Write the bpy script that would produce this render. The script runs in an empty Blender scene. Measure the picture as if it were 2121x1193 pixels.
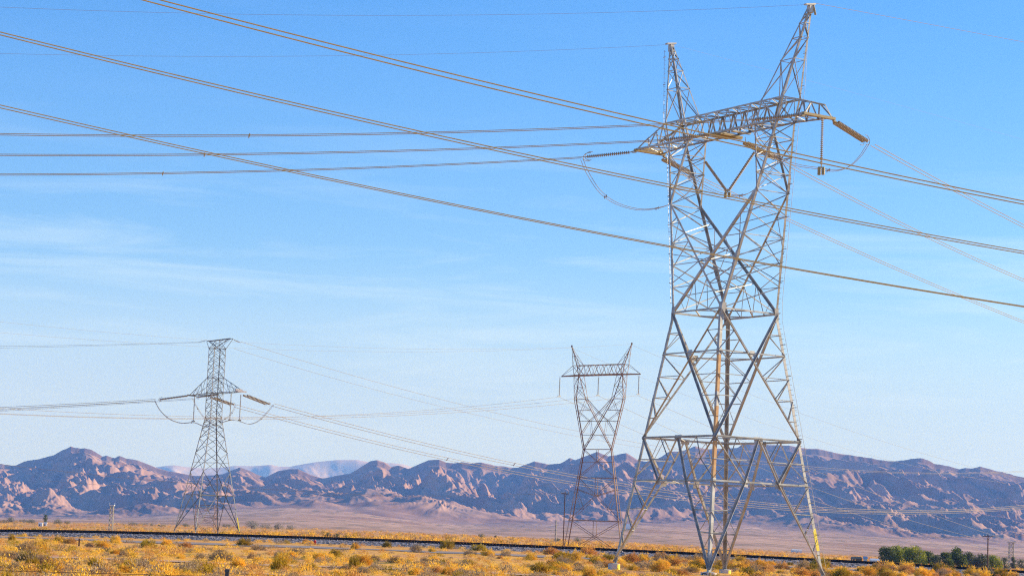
import bpy, math, random
import numpy as np
from mathutils import Vector, Matrix

scene = bpy.context.scene
C = scene.collection

# ------------------------------------------------------------------ camera
IW, IH, F = 2121.0, 1193.0, 4375.6
PITCH, ROLL = 0.1185, 0.0411
_R0 = np.array([1, 0, 0.]); _U0 = np.array([0, -math.sin(PITCH), math.cos(PITCH)]); _FW = np.array([0, math.cos(PITCH), math.sin(PITCH)])
_RT = math.cos(ROLL)*_R0 + math.sin(ROLL)*_U0
_UP = -math.sin(ROLL)*_R0 + math.cos(ROLL)*_U0
cd = bpy.data.cameras.new('camera'); cam = bpy.data.objects.new('camera', cd); C.objects.link(cam)
cd.sensor_fit = 'HORIZONTAL'; cd.sensor_width = 36.0; cd.lens = F/IW*36.0
cd.clip_start = 0.5; cd.clip_end = 60000.0
m = Matrix.Identity(4)
for i in range(3):
    m[i][0] = _RT[i]; m[i][1] = _UP[i]; m[i][2] = -_FW[i]
cam.matrix_world = m
scene.camera = cam

# ------------------------------------------------------------------ sky, sun, exposure
SUN_AZ, SUN_EL = math.radians(70), math.radians(19)     # clockwise from the view direction (+Y)
world = bpy.data.worlds.new('World'); scene.world = world; world.use_nodes = True
nt = world.node_tree; N = nt.nodes; LK = nt.links
for n in list(N): N.remove(n)
def wn(t): return N.new(t)
out = wn('ShaderNodeOutputWorld'); bg = wn('ShaderNodeBackground'); bg.inputs['Strength'].default_value = 0.112
sky = wn('ShaderNodeTexSky'); sky.sky_type = 'NISHITA'; sky.sun_disc = False
sky.sun_elevation = SUN_EL; sky.sun_rotation = SUN_AZ; sky.altitude = 700
sky.air_density = 1.0; sky.dust_density = 0.3; sky.ozone_density = 2.5
hsv = wn('ShaderNodeHueSaturation'); hsv.inputs['Saturation'].default_value = 1.34; hsv.inputs['Value'].default_value = 1.0
tint = wn('ShaderNodeMix'); tint.data_type = 'RGBA'; tint.blend_type = 'MULTIPLY'; tint.inputs['Factor'].default_value = 1.0; tint.inputs['B'].default_value = (1.0, 0.96, 1.10, 1)
LK.new(sky.outputs[0], tint.inputs['A']); LK.new(tint.outputs['Result'], hsv.inputs['Color'])
# thin cirrus streaks, part of the sky itself
tc = wn('ShaderNodeTexCoord'); mp = wn('ShaderNodeMapping'); mp.inputs['Rotation'].default_value = (0, math.radians(-7), 0)
mp.inputs['Scale'].default_value = (6.0, 6.0, 60.0)
LK.new(tc.outputs['Generated'], mp.inputs['Vector'])
n1 = wn('ShaderNodeTexNoise'); n1.inputs['Scale'].default_value = 1.0; n1.inputs['Detail'].default_value = 10; n1.inputs['Roughness'].default_value = 0.62
n1.inputs['Distortion'].default_value = 0.6
LK.new(mp.outputs[0], n1.inputs['Vector'])
r1 = wn('ShaderNodeMapRange'); r1.inputs['From Min'].default_value = 0.47; r1.inputs['From Max'].default_value = 0.72
r1.inputs['To Min'].default_value = 0; r1.inputs['To Max'].default_value = 0.30
LK.new(n1.outputs['Fac'], r1.inputs['Value'])
sp = wn('ShaderNodeSeparateXYZ'); LK.new(tc.outputs['Generated'], sp.inputs[0])
r2 = wn('ShaderNodeMapRange'); r2.interpolation_type = 'SMOOTHSTEP'
r2.inputs['From Min'].default_value = 0.21; r2.inputs['From Max'].default_value = 0.11; r2.inputs['To Min'].default_value = 0.04; r2.inputs['To Max'].default_value = 1.0
LK.new(sp.outputs['Z'], r2.inputs['Value'])
ml = wn('ShaderNodeMath'); ml.operation = 'MULTIPLY'; LK.new(r1.outputs[0], ml.inputs[0]); LK.new(r2.outputs[0], ml.inputs[1])
r3 = wn('ShaderNodeMapRange'); r3.interpolation_type = 'SMOOTHSTEP'   # pale band of thin cloud low in the sky
r3.inputs['From Min'].default_value = 0.14; r3.inputs['From Max'].default_value = 0.025; r3.inputs['To Min'].default_value = 0.0; r3.inputs['To Max'].default_value = 0.85
LK.new(sp.outputs['Z'], r3.inputs['Value'])
mx = wn('ShaderNodeMix'); mx.data_type = 'RGBA'; mx.inputs['B'].default_value = (4.1, 4.75, 5.7, 1)
LK.new(r3.outputs[0], mx.inputs['Factor'])
cir = wn('ShaderNodeMix'); cir.data_type = 'RGBA'; cir.inputs['B'].default_value = (5.6, 6.4, 7.2, 1); LK.new(ml.outputs[0], cir.inputs['Factor']); LK.new(hsv.outputs[0], mx.inputs['A'])
LK.new(mx.outputs['Result'], cir.inputs['A']); LK.new(cir.outputs['Result'], bg.inputs['Color']); LK.new(bg.outputs[0], out.inputs['Surface'])

sd = bpy.data.lights.new('sun', 'SUN'); sd.energy = 5.0; sd.angle = math.radians(0.5); sd.color = (1.0, 0.86, 0.67)
so = bpy.data.objects.new('sun', sd); C.objects.link(so)
sdir = Vector((math.sin(SUN_AZ)*math.cos(SUN_EL), math.cos(SUN_AZ)*math.cos(SUN_EL), math.sin(SUN_EL)))
so.rotation_euler = sdir.to_track_quat('Z', 'Y').to_euler()
scene.view_settings.view_transform = 'Standard'; scene.view_settings.look = 'None'
scene.view_settings.exposure = 0.95; scene.view_settings.gamma = 1.0
scene.render.engine = 'CYCLES'
try:
    scene.cycles.use_denoising = False
    scene.cycles.max_bounces = 4; scene.cycles.volume_bounces = 0; scene.cycles.diffuse_bounces = 2
    scene.cycles.filter_width = 1.2
except Exception: pass

# ------------------------------------------------------------------ helpers
def ray(px, py):
    return _FW + (px-IW/2)/F*_RT - (py-IH/2)/F*_UP
def at(px, py, Y):
    """the point at depth Y (metres along +Y) seen at photo position px, py"""
    d = ray(px, py); return Vector(d/d[1]*Y)
def ae(px, py):
    d = ray(px, py); return d[0]/d[1], d[2]/d[1]
def tag(o, label=None, cat=None, group=None, kind=None):
    if label: o['label'] = label
    if cat: o['category'] = cat
    if group: o['group'] = group
    if kind: o['kind'] = kind
    return o
def empty(name, loc, label, cat, group=None, rz=0):
    o = bpy.data.objects.new(name, None); C.objects.link(o); o.location = loc; o.rotation_euler = (0, 0, rz)
    o.empty_display_size = 0.3
    return tag(o, label, cat, group)
def copy_tree(o, parent=None):
    c = o.copy(); C.objects.link(c); c.parent = parent
    for ch in list(o.children): copy_tree(ch, c)
    return c

MATS = {}
def mat(name, col, rough=0.8, col2=None, scale=3.0, metal=0.0, detail=4, bump=0.0, obrand=None, lo=.35, hi=.65, spec=0.3):
    m = bpy.data.materials.new(name); m.use_nodes = True; t = m.node_tree
    b = t.nodes['Principled BSDF']; b.inputs['Roughness'].default_value = rough; b.inputs['Metallic'].default_value = metal
    b.inputs['Specular IOR Level'].default_value = spec
    b.inputs['Base Color'].default_value = (*col, 1)
    if col2:
        g = t.nodes.new('ShaderNodeNewGeometry'); n = t.nodes.new('ShaderNodeTexNoise'); n.inputs['Scale'].default_value = scale; n.inputs['Detail'].default_value = detail
        t.links.new(g.outputs['Position'], n.inputs['Vector'])
        r = t.nodes.new('ShaderNodeValToRGB'); r.color_ramp.elements[0].position = lo; r.color_ramp.elements[1].position = hi
        r.color_ramp.elements[0].color = (*col, 1); r.color_ramp.elements[1].color = (*col2, 1)
        t.links.new(n.outputs['Fac'], r.inputs[0]); src = r.outputs[0]
        if obrand:
            oi = t.nodes.new('ShaderNodeObjectInfo'); mxn = t.nodes.new('ShaderNodeMix'); mxn.data_type = 'RGBA'; mxn.blend_type = 'MULTIPLY'
            mxn.inputs['Factor'].default_value = 1.0
            rr = t.nodes.new('ShaderNodeValToRGB'); cr = rr.color_ramp
            cr.elements[0].color = (*obrand[0], 1); cr.elements[1].color = (*obrand[-1], 1)
            for k, cc in enumerate(obrand[1:-1]):
                e = cr.elements.new((k+1)/(len(obrand)-1)); e.color = (*cc, 1)
            t.links.new(oi.outputs['Random'], rr.inputs[0]); t.links.new(src, mxn.inputs['A']); t.links.new(rr.outputs[0], mxn.inputs['B']); src = mxn.outputs['Result']
        t.links.new(src, b.inputs['Base Color'])
        if bump:
            bp = t.nodes.new('ShaderNodeBump'); bp.inputs['Strength'].default_value = bump; bp.inputs['Distance'].default_value = 0.05
            t.links.new(n.outputs['Fac'], bp.inputs['Height']); t.links.new(bp.outputs[0], b.inputs['Normal'])
    MATS[name] = m; return m

steel = mat('galvanised_steel', (0.27, 0.265, 0.235), 0.5, (0.46, 0.45, 0.40), 1.3, spec=.5, metal=.25)
steel_tan = mat('rust_stained_steel', (0.50, 0.27, 0.10), 0.7, (0.62, 0.40, 0.18), 3)
steel_mid = mat('weathered_steel', (0.30, 0.28, 0.22), 0.6, (0.48, 0.44, 0.34), 0.8)
rust = mat('rusted_steel', (0.20, 0.105, 0.07), 0.8, (0.38, 0.25, 0.16), 0.35)
porcelain = mat('brown_porcelain', (0.25, 0.20, 0.13), 0.35, (0.40, 0.33, 0.22), 6, spec=.5)
brass = mat('ochre_hardware', (0.36, 0.28, 0.11), 0.5, (0.28, 0.21, 0.09), 5)
wire_m = mat('aluminium_wire', (0.40, 0.29, 0.10), 0.45, (0.46, 0.34, 0.13), 2)
wire_far = mat('dull_wire', (0.32, 0.26, 0.19), 0.6, (0.40, 0.33, 0.25), 2)
concrete = mat('concrete', (0.50, 0.45, 0.42), 0.9, (0.62, 0.57, 0.52), 3, bump=.3)
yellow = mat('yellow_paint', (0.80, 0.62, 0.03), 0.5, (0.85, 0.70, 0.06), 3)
white = mat('white_paint', (0.78, 0.78, 0.74), 0.6, (0.7, 0.7, 0.66), 3)
black = mat('black_paint', (0.02, 0.02, 0.025), 0.6)
wood = mat('weathered_wood', (0.085, 0.045, 0.025), 0.9, (0.15, 0.085, 0.05), 2)
red = mat('red_paint', (0.50, 0.03, 0.02), 0.5)
galv_dark = mat('dark_green_post', (0.03, 0.045, 0.07), 0.5, (0.06, 0.09, 0.12), 6)
rail_m = mat('rusty_rail', (0.012, 0.008, 0.007), 0.8, (0.022, 0.014, 0.012), 2)
tie_m = mat('creosoted_sleeper', (0.010, 0.008, 0.007), 0.9, (0.02, 0.015, 0.012), 2)
shed_b = mat('pale_blue_sheet', (0.30, 0.45, 0.55), 0.6)
shed_g = mat('dark_green_sheet', (0.07, 0.08, 0.06), 0.6, (0.12, 0.12, 0.09), 1)
bark = mat('bark', (0.10, 0.065, 0.04), 0.9, (0.16, 0.11, 0.07), 4)
leaf_y = mat('yellow_green_leaves', (0.17, 0.21, 0.015), 0.7, (0.42, 0.42, 0.03), 0.7)
leaf_d = mat('dark_green_leaves', (0.06, 0.09, 0.02), 0.7, (0.20, 0.23, 0.04), 0.7)
leaf_g = mat('grey_green_leaves', (0.10, 0.12, 0.06), 0.8, (0.20, 0.21, 0.10), 0.7)
GR = [(.62, .60, .55), (1, .97, .85), (1.12, 1.0, .7), (.8, .66, .55), (1.15, 1.15, 1.1)]
gold = mat('golden_brush', (0.78, 0.46, 0.05), 0.85, (0.95, 0.67, 0.10), 6, obrand=GR)
goldb = mat('orange_brush', (0.50, 0.27, 0.08), 0.85, (0.74, 0.44, 0.14), 6, obrand=GR)
sage = mat('grey_brush', (0.28, 0.21, 0.14), 0.9, (0.46, 0.36, 0.24), 6, obrand=GR)
creo = mat('olive_creosote', (0.28, 0.20, 0.015), 0.85, (0.52, 0.37, 0.03), 6, obrand=GR)

WS = 0.76
def translucent(m, f):
    t = m.node_tree; b = t.nodes['Principled BSDF']; o = t.nodes['Material Output']; tr = t.nodes.new('ShaderNodeBsdfTranslucent'); mx_ = t.nodes.new('ShaderNodeMixShader'); mx_.inputs[0].default_value = f
    l = b.inputs['Base Color'].links
    if l: t.links.new(l[0].from_socket, tr.inputs['Color'])
    t.links.new(b.outputs[0], mx_.inputs[1]); t.links.new(tr.outputs[0], mx_.inputs[2]); t.links.new(mx_.outputs[0], o.inputs['Surface'])
for m_ in (gold, goldb, sage, creo, leaf_y, leaf_d, leaf_g): translucent(m_, .28)
steel_far = mat('distant_galvanised_steel', (0.13, 0.128, 0.11), 0.6, (0.24, 0.235, 0.20), .9)
class MB:
    def __init__(s): s.v = []; s.f = []; s.mi = []
    def add(s, vs, fs, mi=0):
        o = len(s.v); s.v.extend([tuple(x) for x in vs]); s.f.extend([tuple(i+o for i in f) for f in fs]); s.mi.extend([mi]*len(fs))
    def prism(s, sec, p, q, a, b, mi=0):
        n = len(sec); vs = [p+a*x+b*y for x, y in sec]+[q+a*x+b*y for x, y in sec]
        fs = [(i, (i+1) % n, n+(i+1) % n, n+i) for i in range(n)]+[tuple(range(n-1, -1, -1)), tuple(range(n, 2*n))]
        s.add(vs, fs, mi)
    def angle(s, p, q, w, d1, d2, mi=0, t=None):
        """steel angle from p to q; corner on the line, flanges along d1 and d2"""
        p = Vector(p); q = Vector(q); ax = (q-p)
        if ax.length < 1e-4: return
        ax.normalize(); d1 = Vector(d1); d1 = d1-ax*d1.dot(ax)
        if d1.length < 1e-4: d1 = ax.orthogonal()
        d1.normalize(); e = ax.cross(d1); d2 = Vector(d2)
        if e.dot(d2) < 0: e = -e
        w = w*WS; t = t or w*0.13
        sec = [(0, 0), (w, 0), (w, t), (t, t), (t, w), (0, w)]
        s.prism(sec, p, q, d1, e, mi)
    def bar(s, p, q, w, h=None, up=(0, 0, 1), mi=0):
        p = Vector(p); q = Vector(q); ax = (q-p)
        if ax.length < 1e-5: return
        ax.normalize(); h = h or w; u = Vector(up); a = ax.cross(u)
        if a.length < 1e-3: a = ax.cross(Vector((1, 0, 0)))
        a.normalize(); b = a.cross(ax)
        s.prism([(-w/2, -h/2), (w/2, -h/2), (w/2, h/2), (-w/2, h/2)], p, q, a, b, mi)
    def tube(s, pts, r, n=6, mi=0):
        pts = [Vector(p) for p in pts]; base = len(s.v); k = len(pts)
        for i, p in enumerate(pts):
            d = (pts[min(i+1, k-1)]-pts[max(i-1, 0)]).normalized()
            a = d.cross(Vector((0, 0, 1)))
            if a.length < 1e-3: a = Vector((1, 0, 0))
            a.normalize(); b = a.cross(d); rr = r[i] if isinstance(r, (list, tuple)) else r
            for j in range(n):
                t = 2*math.pi*j/n; s.v.append(tuple(p+a*(rr*math.cos(t))+b*(rr*math.sin(t))))
        for i in range(k-1):
            for j in range(n):
                s.f.append((base+i*n+j, base+i*n+(j+1) % n, base+(i+1)*n+(j+1) % n, base+(i+1)*n+j)); s.mi.append(mi)
        s.f.append(tuple(base+j for j in range(n-1, -1, -1))); s.f.append(tuple(base+(k-1)*n+j for j in range(n))); s.mi += [mi, mi]
    def cyl(s, c, r, h, n=24, mi=0, r2=None):
        c = Vector(c); s.tube([c, c+Vector((0, 0, h))], [r, r2 or r], n, mi)
    def box(s, c, sx, sy, sz, rz=0, mi=0):
        c = Vector(c); a = Vector((math.cos(rz), math.sin(rz), 0)); b = Vector((-math.sin(rz), math.cos(rz), 0)); z = Vector((0, 0, 1))
        s.prism([(-sx/2, -sy/2), (sx/2, -sy/2), (sx/2, sy/2), (-sx/2, sy/2)], c, c+z*sz, a, b, mi)
    def build(s, name, mats, parent=None, origin=None):
        me = bpy.data.meshes.new(name); o0 = Vector(origin) if origin is not None else None
        v = s.v if o0 is None else [(x-o0.x, y-o0.y, z-o0.z) for x, y, z in s.v]
        me.from_pydata(v, [], s.f)
        if not isinstance(mats, (list, tuple)): mats = [mats]
        for mm in mats: me.materials.append(mm)
        if len(mats) > 1: me.polygons.foreach_set('material_index', s.mi)
        me.update(); o = bpy.data.objects.new(name, me); C.objects.link(o)
        if parent: o.parent = parent
        elif o0 is not None: o.location = o0
        return o

# ------------------------------------------------------------------ numpy noise
_rs = np.random.RandomState(7); _perm = _rs.permutation(512); _g = _rs.rand(512)*2*np.pi
def pn(x, y):
    xi = np.floor(x).astype(int); yi = np.floor(y).astype(int); xf = x-xi; yf = y-yi
    def gr(ix, iy, dx, dy):
        h = _g[(_perm[(_perm[ix & 511] + iy) & 511])]
        return np.cos(h)*dx+np.sin(h)*dy
    u = xf**3*(xf*(xf*6-15)+10); v = yf**3*(yf*(yf*6-15)+10)
    a = gr(xi, yi, xf, yf); b = gr(xi+1, yi, xf-1, yf); c = gr(xi, yi+1, xf, yf-1); d = gr(xi+1, yi+1, xf-1, yf-1)
    return (a+(b-a)*u)*(1-v)+(c+(d-c)*u)*v
def fbm(x, y, o=5, gain=.5):
    s = 0; a = 1.; t = 0
    for i in range(o): s = s+a*pn(x+17.3*i, y-9.1*i); t += a; a *= gain; x = x*2.03; y = y*2.03
    return s/t
def ridged(x, y, o=6, gain=.52):
    s = 0; a = 1.; t = 0; w = 1.
    for i in range(o):
        r = 1-np.abs(pn(x+31.7*i, y+11.9*i))*2.2; r = np.clip(r, 0, 1)**1.35; s = s+a*r*w; w = np.clip(r*1.6, 0.15, 1); t += a; a *= gain; x = x*2.07; y = y*2.07
    return s/t

# ------------------------------------------------------------------ terrain
def curve(pts):
    ab = np.array([ae(*p) for p in pts]); return ab[:, 0], ab[:, 1]
def smooth_curve(pts, w=.022):
    a, e = curve(pts); x = np.linspace(-.5, .5, 801); y = np.interp(x, a, e); k = np.exp(-.5*((np.arange(-60, 61)*x.ptp()/800 if hasattr(x, 'ptp') else np.arange(-60, 61)/800.)/w)**2); k /= k.sum()
    return x, np.convolve(np.pad(y, 60, mode='edge'), k, 'valid')
RAILP = [(-400, 1100), (-150, 1092.5), (0, 1093.5), (265, 1099), (530, 1106), (795, 1115), (1060, 1125.5), (1325, 1138), (1590, 1150), (1855, 1164), (2121, 1180.5), (2300, 1193), (2600, 1210)]
ra, re_ = curve(RAILP)
ea, ee = smooth_curve([(-300, 1068), (0, 1079), (265, 1084), (530, 1091), (800, 1100), (1060, 1112), (1400, 1127), (1590, 1141), (1800, 1151), (1950, 1161), (2121, 1171.5), (2500, 1195)])
fa, fe = smooth_curve([(-300, 1066), (0, 1076), (250, 1074), (400, 1062), (500, 1042), (650, 1036), (800, 1064), (900, 1088), (1000, 1087), (1150, 1078), (1350, 1080), (1550, 1084), (1800, 1100), (2121, 1124), (2500, 1140)])
YR = 300.0
def H(X, Y):
    X = np.asarray(X, float); Y = np.asarray(Y, float)
    a = np.clip(X/np.maximum(Y, 60.), -.32, .32)
    ar = np.clip(X/YR, -.32, .32)
    zr = np.interp(ar, ra, re_)*YR-1.02
    zn = np.full_like(a, -2.12)
    ze = np.interp(a, ea, ee)*1500.
    zf = np.interp(a, fa, fe)*6500.
    t1 = np.clip((Y-185)/(285-185), 0, 1); t1 = t1*t1*(3-2*t1)
    t2 = np.clip((Y-315)/(1500-315), 0, 1)
    t3 = np.clip((Y-1500)/(6500-1500), 0, 1)
    z = zn*(1-t1)+zr*t1
    z = np.where(Y > 315, zr*(1-t2)+ze*t2, z)
    z = np.where(Y > 1500, ze*(1-t3**1.25)+zf*t3**1.25, z)
    bump = (fbm(X/9., Y/14., 3)*.16+fbm(X/2.3, Y/3.1, 2)*.05)*np.clip((Y-5)/40., 0, 1)*np.where((Y > 284) & (Y < 316), .15, 1.)*np.clip((3000-Y)/2000., 0, 1)
    bump += fbm(X/420., Y/420., 4)*16*np.clip((Y-1900)/2500., 0, 1)
    return z+bump
def Hs(x, y): return float(H(np.array([x]), np.array([y]))[0])

def gridmesh(name, X, Y, Z, m, smooth=False):
    r, c = X.shape; v = np.stack([X, Y, Z], -1).reshape(-1, 3)
    i = np.arange(r*c).reshape(r, c); q = np.stack([i[:-1, :-1], i[:-1, 1:], i[1:, 1:], i[1:, :-1]], -1).reshape(-1, 4)
    me = bpy.data.meshes.new(name); me.vertices.add(len(v)); me.vertices.foreach_set('co', v.astype('f').ravel())
    me.loops.add(q.size); me.loops.foreach_set('vertex_index', q.ravel().astype('i'))
    me.polygons.add(len(q)); me.polygons.foreach_set('loop_start', np.arange(0, q.size, 4, dtype='i')); me.polygons.foreach_set('loop_total', np.full(len(q), 4, 'i'))
    if smooth: me.polygons.foreach_set('use_smooth', np.ones(len(q), bool))
    me.update(calc_edges=True); me.validate(); me.materials.append(m)
    o = bpy.data.objects.new(name, me); C.objects.link(o); return o

def ground_mat():
    m = bpy.data.materials.new('desert_floor'); m.use_nodes = True; t = m.node_tree; b = t.nodes['Principled BSDF']; b.inputs['Roughness'].default_value = .95
    b.inputs['Specular IOR Level'].default_value = 0.1
    g = t.nodes.new('ShaderNodeNewGeometry'); sp = t.nodes.new('ShaderNodeSeparateXYZ'); t.links.new(g.outputs['Position'], sp.inputs[0])
    def noise(sc, det, mapscale=(1, 1, 1)):
        mp = t.nodes.new('ShaderNodeMapping'); mp.inputs['Scale'].default_value = mapscale; t.links.new(g.outputs['Position'], mp.inputs[0])
        n = t.nodes.new('ShaderNodeTexNoise'); n.inputs['Scale'].default_value = sc; n.inputs['Detail'].default_value = det; t.links.new(mp.outputs[0], n.inputs['Vector']); return n.outputs['Fac']
    def ramp(src, cols):
        r = t.nodes.new('ShaderNodeValToRGB'); cr = r.color_ramp
        cr.elements[0].position = cols[0][0]; cr.elements[0].color = (*cols[0][1], 1); cr.elements[1].position = cols[-1][0]; cr.elements[1].color = (*cols[-1][1], 1)
        for p, c in cols[1:-1]: e = cr.elements.new(p); e.color = (*c, 1)
        t.links.new(src, r.inputs[0]); return r.outputs[0]
    def mixc(f, a, bb):
        x = t.nodes.new('ShaderNodeMix'); x.data_type = 'RGBA'; t.links.new(f, x.inputs['Factor']); t.links.new(a, x.inputs['A']); t.links.new(bb, x.inputs['B']); return x.outputs['Result']
    near = ramp(noise(.22, 8, (1, .35, 1)), [(.32, (.62, .28, .12)), (.45, (.78, .39, .10)), (.56, (.86, .45, .06)), (.7, (.66, .33, .17))])
    mid = ramp(noise(.02, 8, (1, .15, 1)), [(.36, (.50, .24, .08)), (.5, (.70, .36, .09)), (.64, (.58, .26, .10))])
    far0 = ramp(noise(.0022, 12, (1, .28, 1)), [(.38, (.38, .21, .13)), (.47, (.60, .37, .24)), (.53, (.42, .25, .16)), (.62, (.66, .41, .27))])
    spk = t.nodes.new('ShaderNodeMix'); spk.data_type = 'RGBA'; spk.inputs['B'].default_value = (.16, .13, .07, 1)
    sr = t.nodes.new('ShaderNodeMapRange'); sr.inputs['From Min'].default_value = .50; sr.inputs['From Max'].default_value = .64; sr.inputs['To Max'].default_value = .7; t.links.new(noise(.06, 5, (1, .22, 1)), sr.inputs['Value'])
    t.links.new(sr.outputs[0], spk.inputs['Factor']); t.links.new(far0, spk.inputs['A']); far = spk.outputs['Result']
    def rng(src, a, bb):
        r = t.nodes.new('ShaderNodeMapRange'); r.inputs['From Min'].default_value = a; r.inputs['From Max'].default_value = bb; r.clamp = True; t.links.new(src, r.inputs['Value']); return r.outputs[0]
    y = sp.outputs['Y']
    c1 = mixc(rng(y, 200, 330), near, mid); c2 = mixc(rng(y, 1250, 1700), c1, far)
    t.links.new(c2, b.inputs['Base Color'])
    bp = t.nodes.new('ShaderNodeBump'); bp.inputs['Strength'].default_value = .5; bp.inputs['Distance'].default_value = .12
    t.links.new(noise(2.2, 6), bp.inputs['Height']); t.links.new(bp.outputs[0], b.inputs['Normal'])
    return m
gm = ground_mat()
aa = np.concatenate([np.linspace(-2.2, -.36, 26)[:-1], np.linspace(-.36, .36, 420), np.linspace(.36, 2.2, 26)[1:]])
ys = np.concatenate([np.linspace(-40, 60, 30)[:-1], np.linspace(60, 330, 190)[:-1], np.geomspace(330, 6800, 150)])
YY, AA = np.meshgrid(ys, aa, indexing='ij'); XX = AA*(YY+55)
ground = gridmesh('ground', XX, YY, H(XX, YY), gm, True); tag(ground, kind='structure', label='golden desert floor running out to pink alluvial slopes')

# dirt roads on the ground
def strip(name, pts, w, m, label, lift=.05):
    pts = [Vector((x, y, 0)) for x, y in pts]; P = []
    for a, b in zip(pts[:-1], pts[1:]):
        n = max(2, int((b-a).length/1.2)); P += [a.lerp(b, i/n) for i in range(n)]
    P.append(pts[-1]); X = []; Y = []
    for i, p in enumerate(P):
        d = (P[min(i+1, len(P)-1)]-P[max(i-1, 0)]).normalized(); s = Vector((d.y, -d.x, 0)); ww = w*(1+.18*math.sin(i*.13)+.1*math.sin(i*.71))
        row = [p+s*(ww*(k/6.-.5)) for k in range(7)]; X.append([r.x for r in row]); Y.append([r.y for r in row])
    X = np.array(X); Y = np.array(Y); o = gridmesh(name, X, Y, H(X, Y)+lift, m, True); tag(o, label, kind='structure'); return o
road_g = mat('grey_gravel_road', (.27, .22, .19), .95, (.36, .29, .24), .8, spec=.1)
road_p = mat('pale_dirt_track', (.52, .31, .19), .95, (.60, .38, .22), .6, spec=.1)
strip('gravel_road', [(-170, 232), (-60, 240), (0, 246), (60, 252), (190, 262)], 15, road_g, 'grey gravel service road along the foot of the railway bank')
strip('dirt_track', [(-60, 118), (-26, 124), (-10, 131), (15, 134), (60, 128)], 5.5, road_p, 'pale dirt track crossing the brush')
strip('dirt_track', [(-40, 86), (-12, 101), (4, 106), (30, 109)], 3.0, road_p, 'narrow pale dirt track nearer the fence')

# ------------------------------------------------------------------ mountains
SKY = [(-600, 975), (-300, 968), (-100, 972), (0, 960), (10, 963), (33, 965.5), (57, 954), (82, 951), (110, 943), (130, 932), (147, 924.5), (162, 929.5), (175, 928), (195, 936), (212, 946), (220, 944), (237, 949), (247, 944.5), (262, 951), (285, 954), (305, 961), (325, 969), (350, 976), (382, 981), (400, 985), (420, 985), (440, 984), (462, 982), (480, 975), (497, 969), (515, 975), (530, 982), (550, 989), (575, 976), (600, 971), (617, 971), (640, 982), (670, 991), (700, 984), (725, 981), (750, 965), (765, 956), (781, 952), (797, 957), (810, 967), (827, 964), (845, 971), (867, 962), (887, 953), (910, 952), (925, 958), (940, 960), (957, 957), (975, 960), (997, 957), (1025, 964), (1045, 966), (1072, 969), (1090, 961), (1107, 955), (1135, 962), (1160, 960), (1180, 950), (1192, 954), (1212, 945), (1237, 936), (1260, 945), (1277, 942), (1297, 938), (1317, 950), (1337, 956), (1362, 950), (1387, 935), (1410, 935), (1440, 924), (1465, 930), (1497, 929), (1528, 927), (1538, 919), (1565, 921), (1600, 922), (1630, 923), (1672, 929), (1695, 930), (1722, 936), (1750, 941), (1790, 947), (1830, 955), (1860, 959), (1885, 952), (1901, 949.5), (1920, 954), (1935, 961), (1965, 966), (1987, 972), (2000, 969), (2015, 971), (2030, 967), (2055, 974), (2077, 979), (2102, 986), (2121, 990), (2250, 1004), (2500, 1000), (2800, 1010)]
sa, se = curve(SKY)
mount_m = bpy.data.materials.new('bare_rock'); mount_m.use_nodes = True
def rock(mm, cols, sc):
    t = mm.node_tree; b = t.nodes['Principled BSDF']; b.inputs['Roughness'].default_value = .95; b.inputs['Specular IOR Level'].default_value = .05
    g = t.nodes.new('ShaderNodeNewGeometry'); n = t.nodes.new('ShaderNodeTexNoise'); n.inputs['Scale'].default_value = sc; n.inputs['Detail'].default_value = 9; n.inputs['Roughness'].default_value = .6
    t.links.new(g.outputs['Position'], n.inputs['Vector']); r = t.nodes.new('ShaderNodeValToRGB')
    r.color_ramp.elements[0].position = .35; r.color_ramp.elements[1].position = .66; r.color_ramp.elements[0].color = (*cols[0], 1); r.color_ramp.elements[1].color = (*cols[1], 1)
    t.links.new(n.outputs['Fac'], r.inputs[0]); t.links.new(r.outputs[0], b.inputs['Base Color'])
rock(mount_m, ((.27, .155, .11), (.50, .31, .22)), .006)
a1 = np.linspace(-.36, .36, 1900); y1 = np.concatenate([np.linspace(4300, 6400, 190)[:-1], np.linspace(6400, 8800, 430), np.linspace(8830, 10400, 40)])
Y1, A1 = np.meshgrid(y1, a1, indexing='ij'); X1 = A1*Y1
YC = 8800.
t = np.clip((Y1-5200)/(YC-5200), 0, 1)
wx = fbm(X1/1100., Y1/1300., 4)*520; wy = fbm(X1/900.+40, Y1/900.+7, 3)*300
sx = X1+.50*(Y1-6300)+wx                       # spurs run down from the crest towards the plain
rid = ridged(sx/820., (Y1+wy)/2300., 6, .55)
rid2 = ridged((X1-.35*(Y1-6300)+.8*wx)/300.+5, (Y1+wy)/760.+3, 5, .6)
rid3 = ridged((sx+.3*wy)/105.+2, Y1/330.+1, 4, .6)
base = H(X1, Y1); esk = np.interp(A1, sa, se)
aw = A1+(1-t)*(.010*fbm(X1/1500., Y1/1500.+3, 2)*3-.006)
zc = np.interp(aw, sa, se)*YC
low = fbm(X1/1700.+9.3, Y1/1900.+2.2, 3)
amp = np.clip(t*1.9, 0, 1)
prof = np.clip(t, 0, 1)**1.35
z = base + (zc-base)*prof*(.22+1.15*rid) + 80*(rid2-.42)*amp*(1-t*.35) + 120*(rid-.5)*amp*(1-t) + 30*(rid3-.45)*amp
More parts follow.
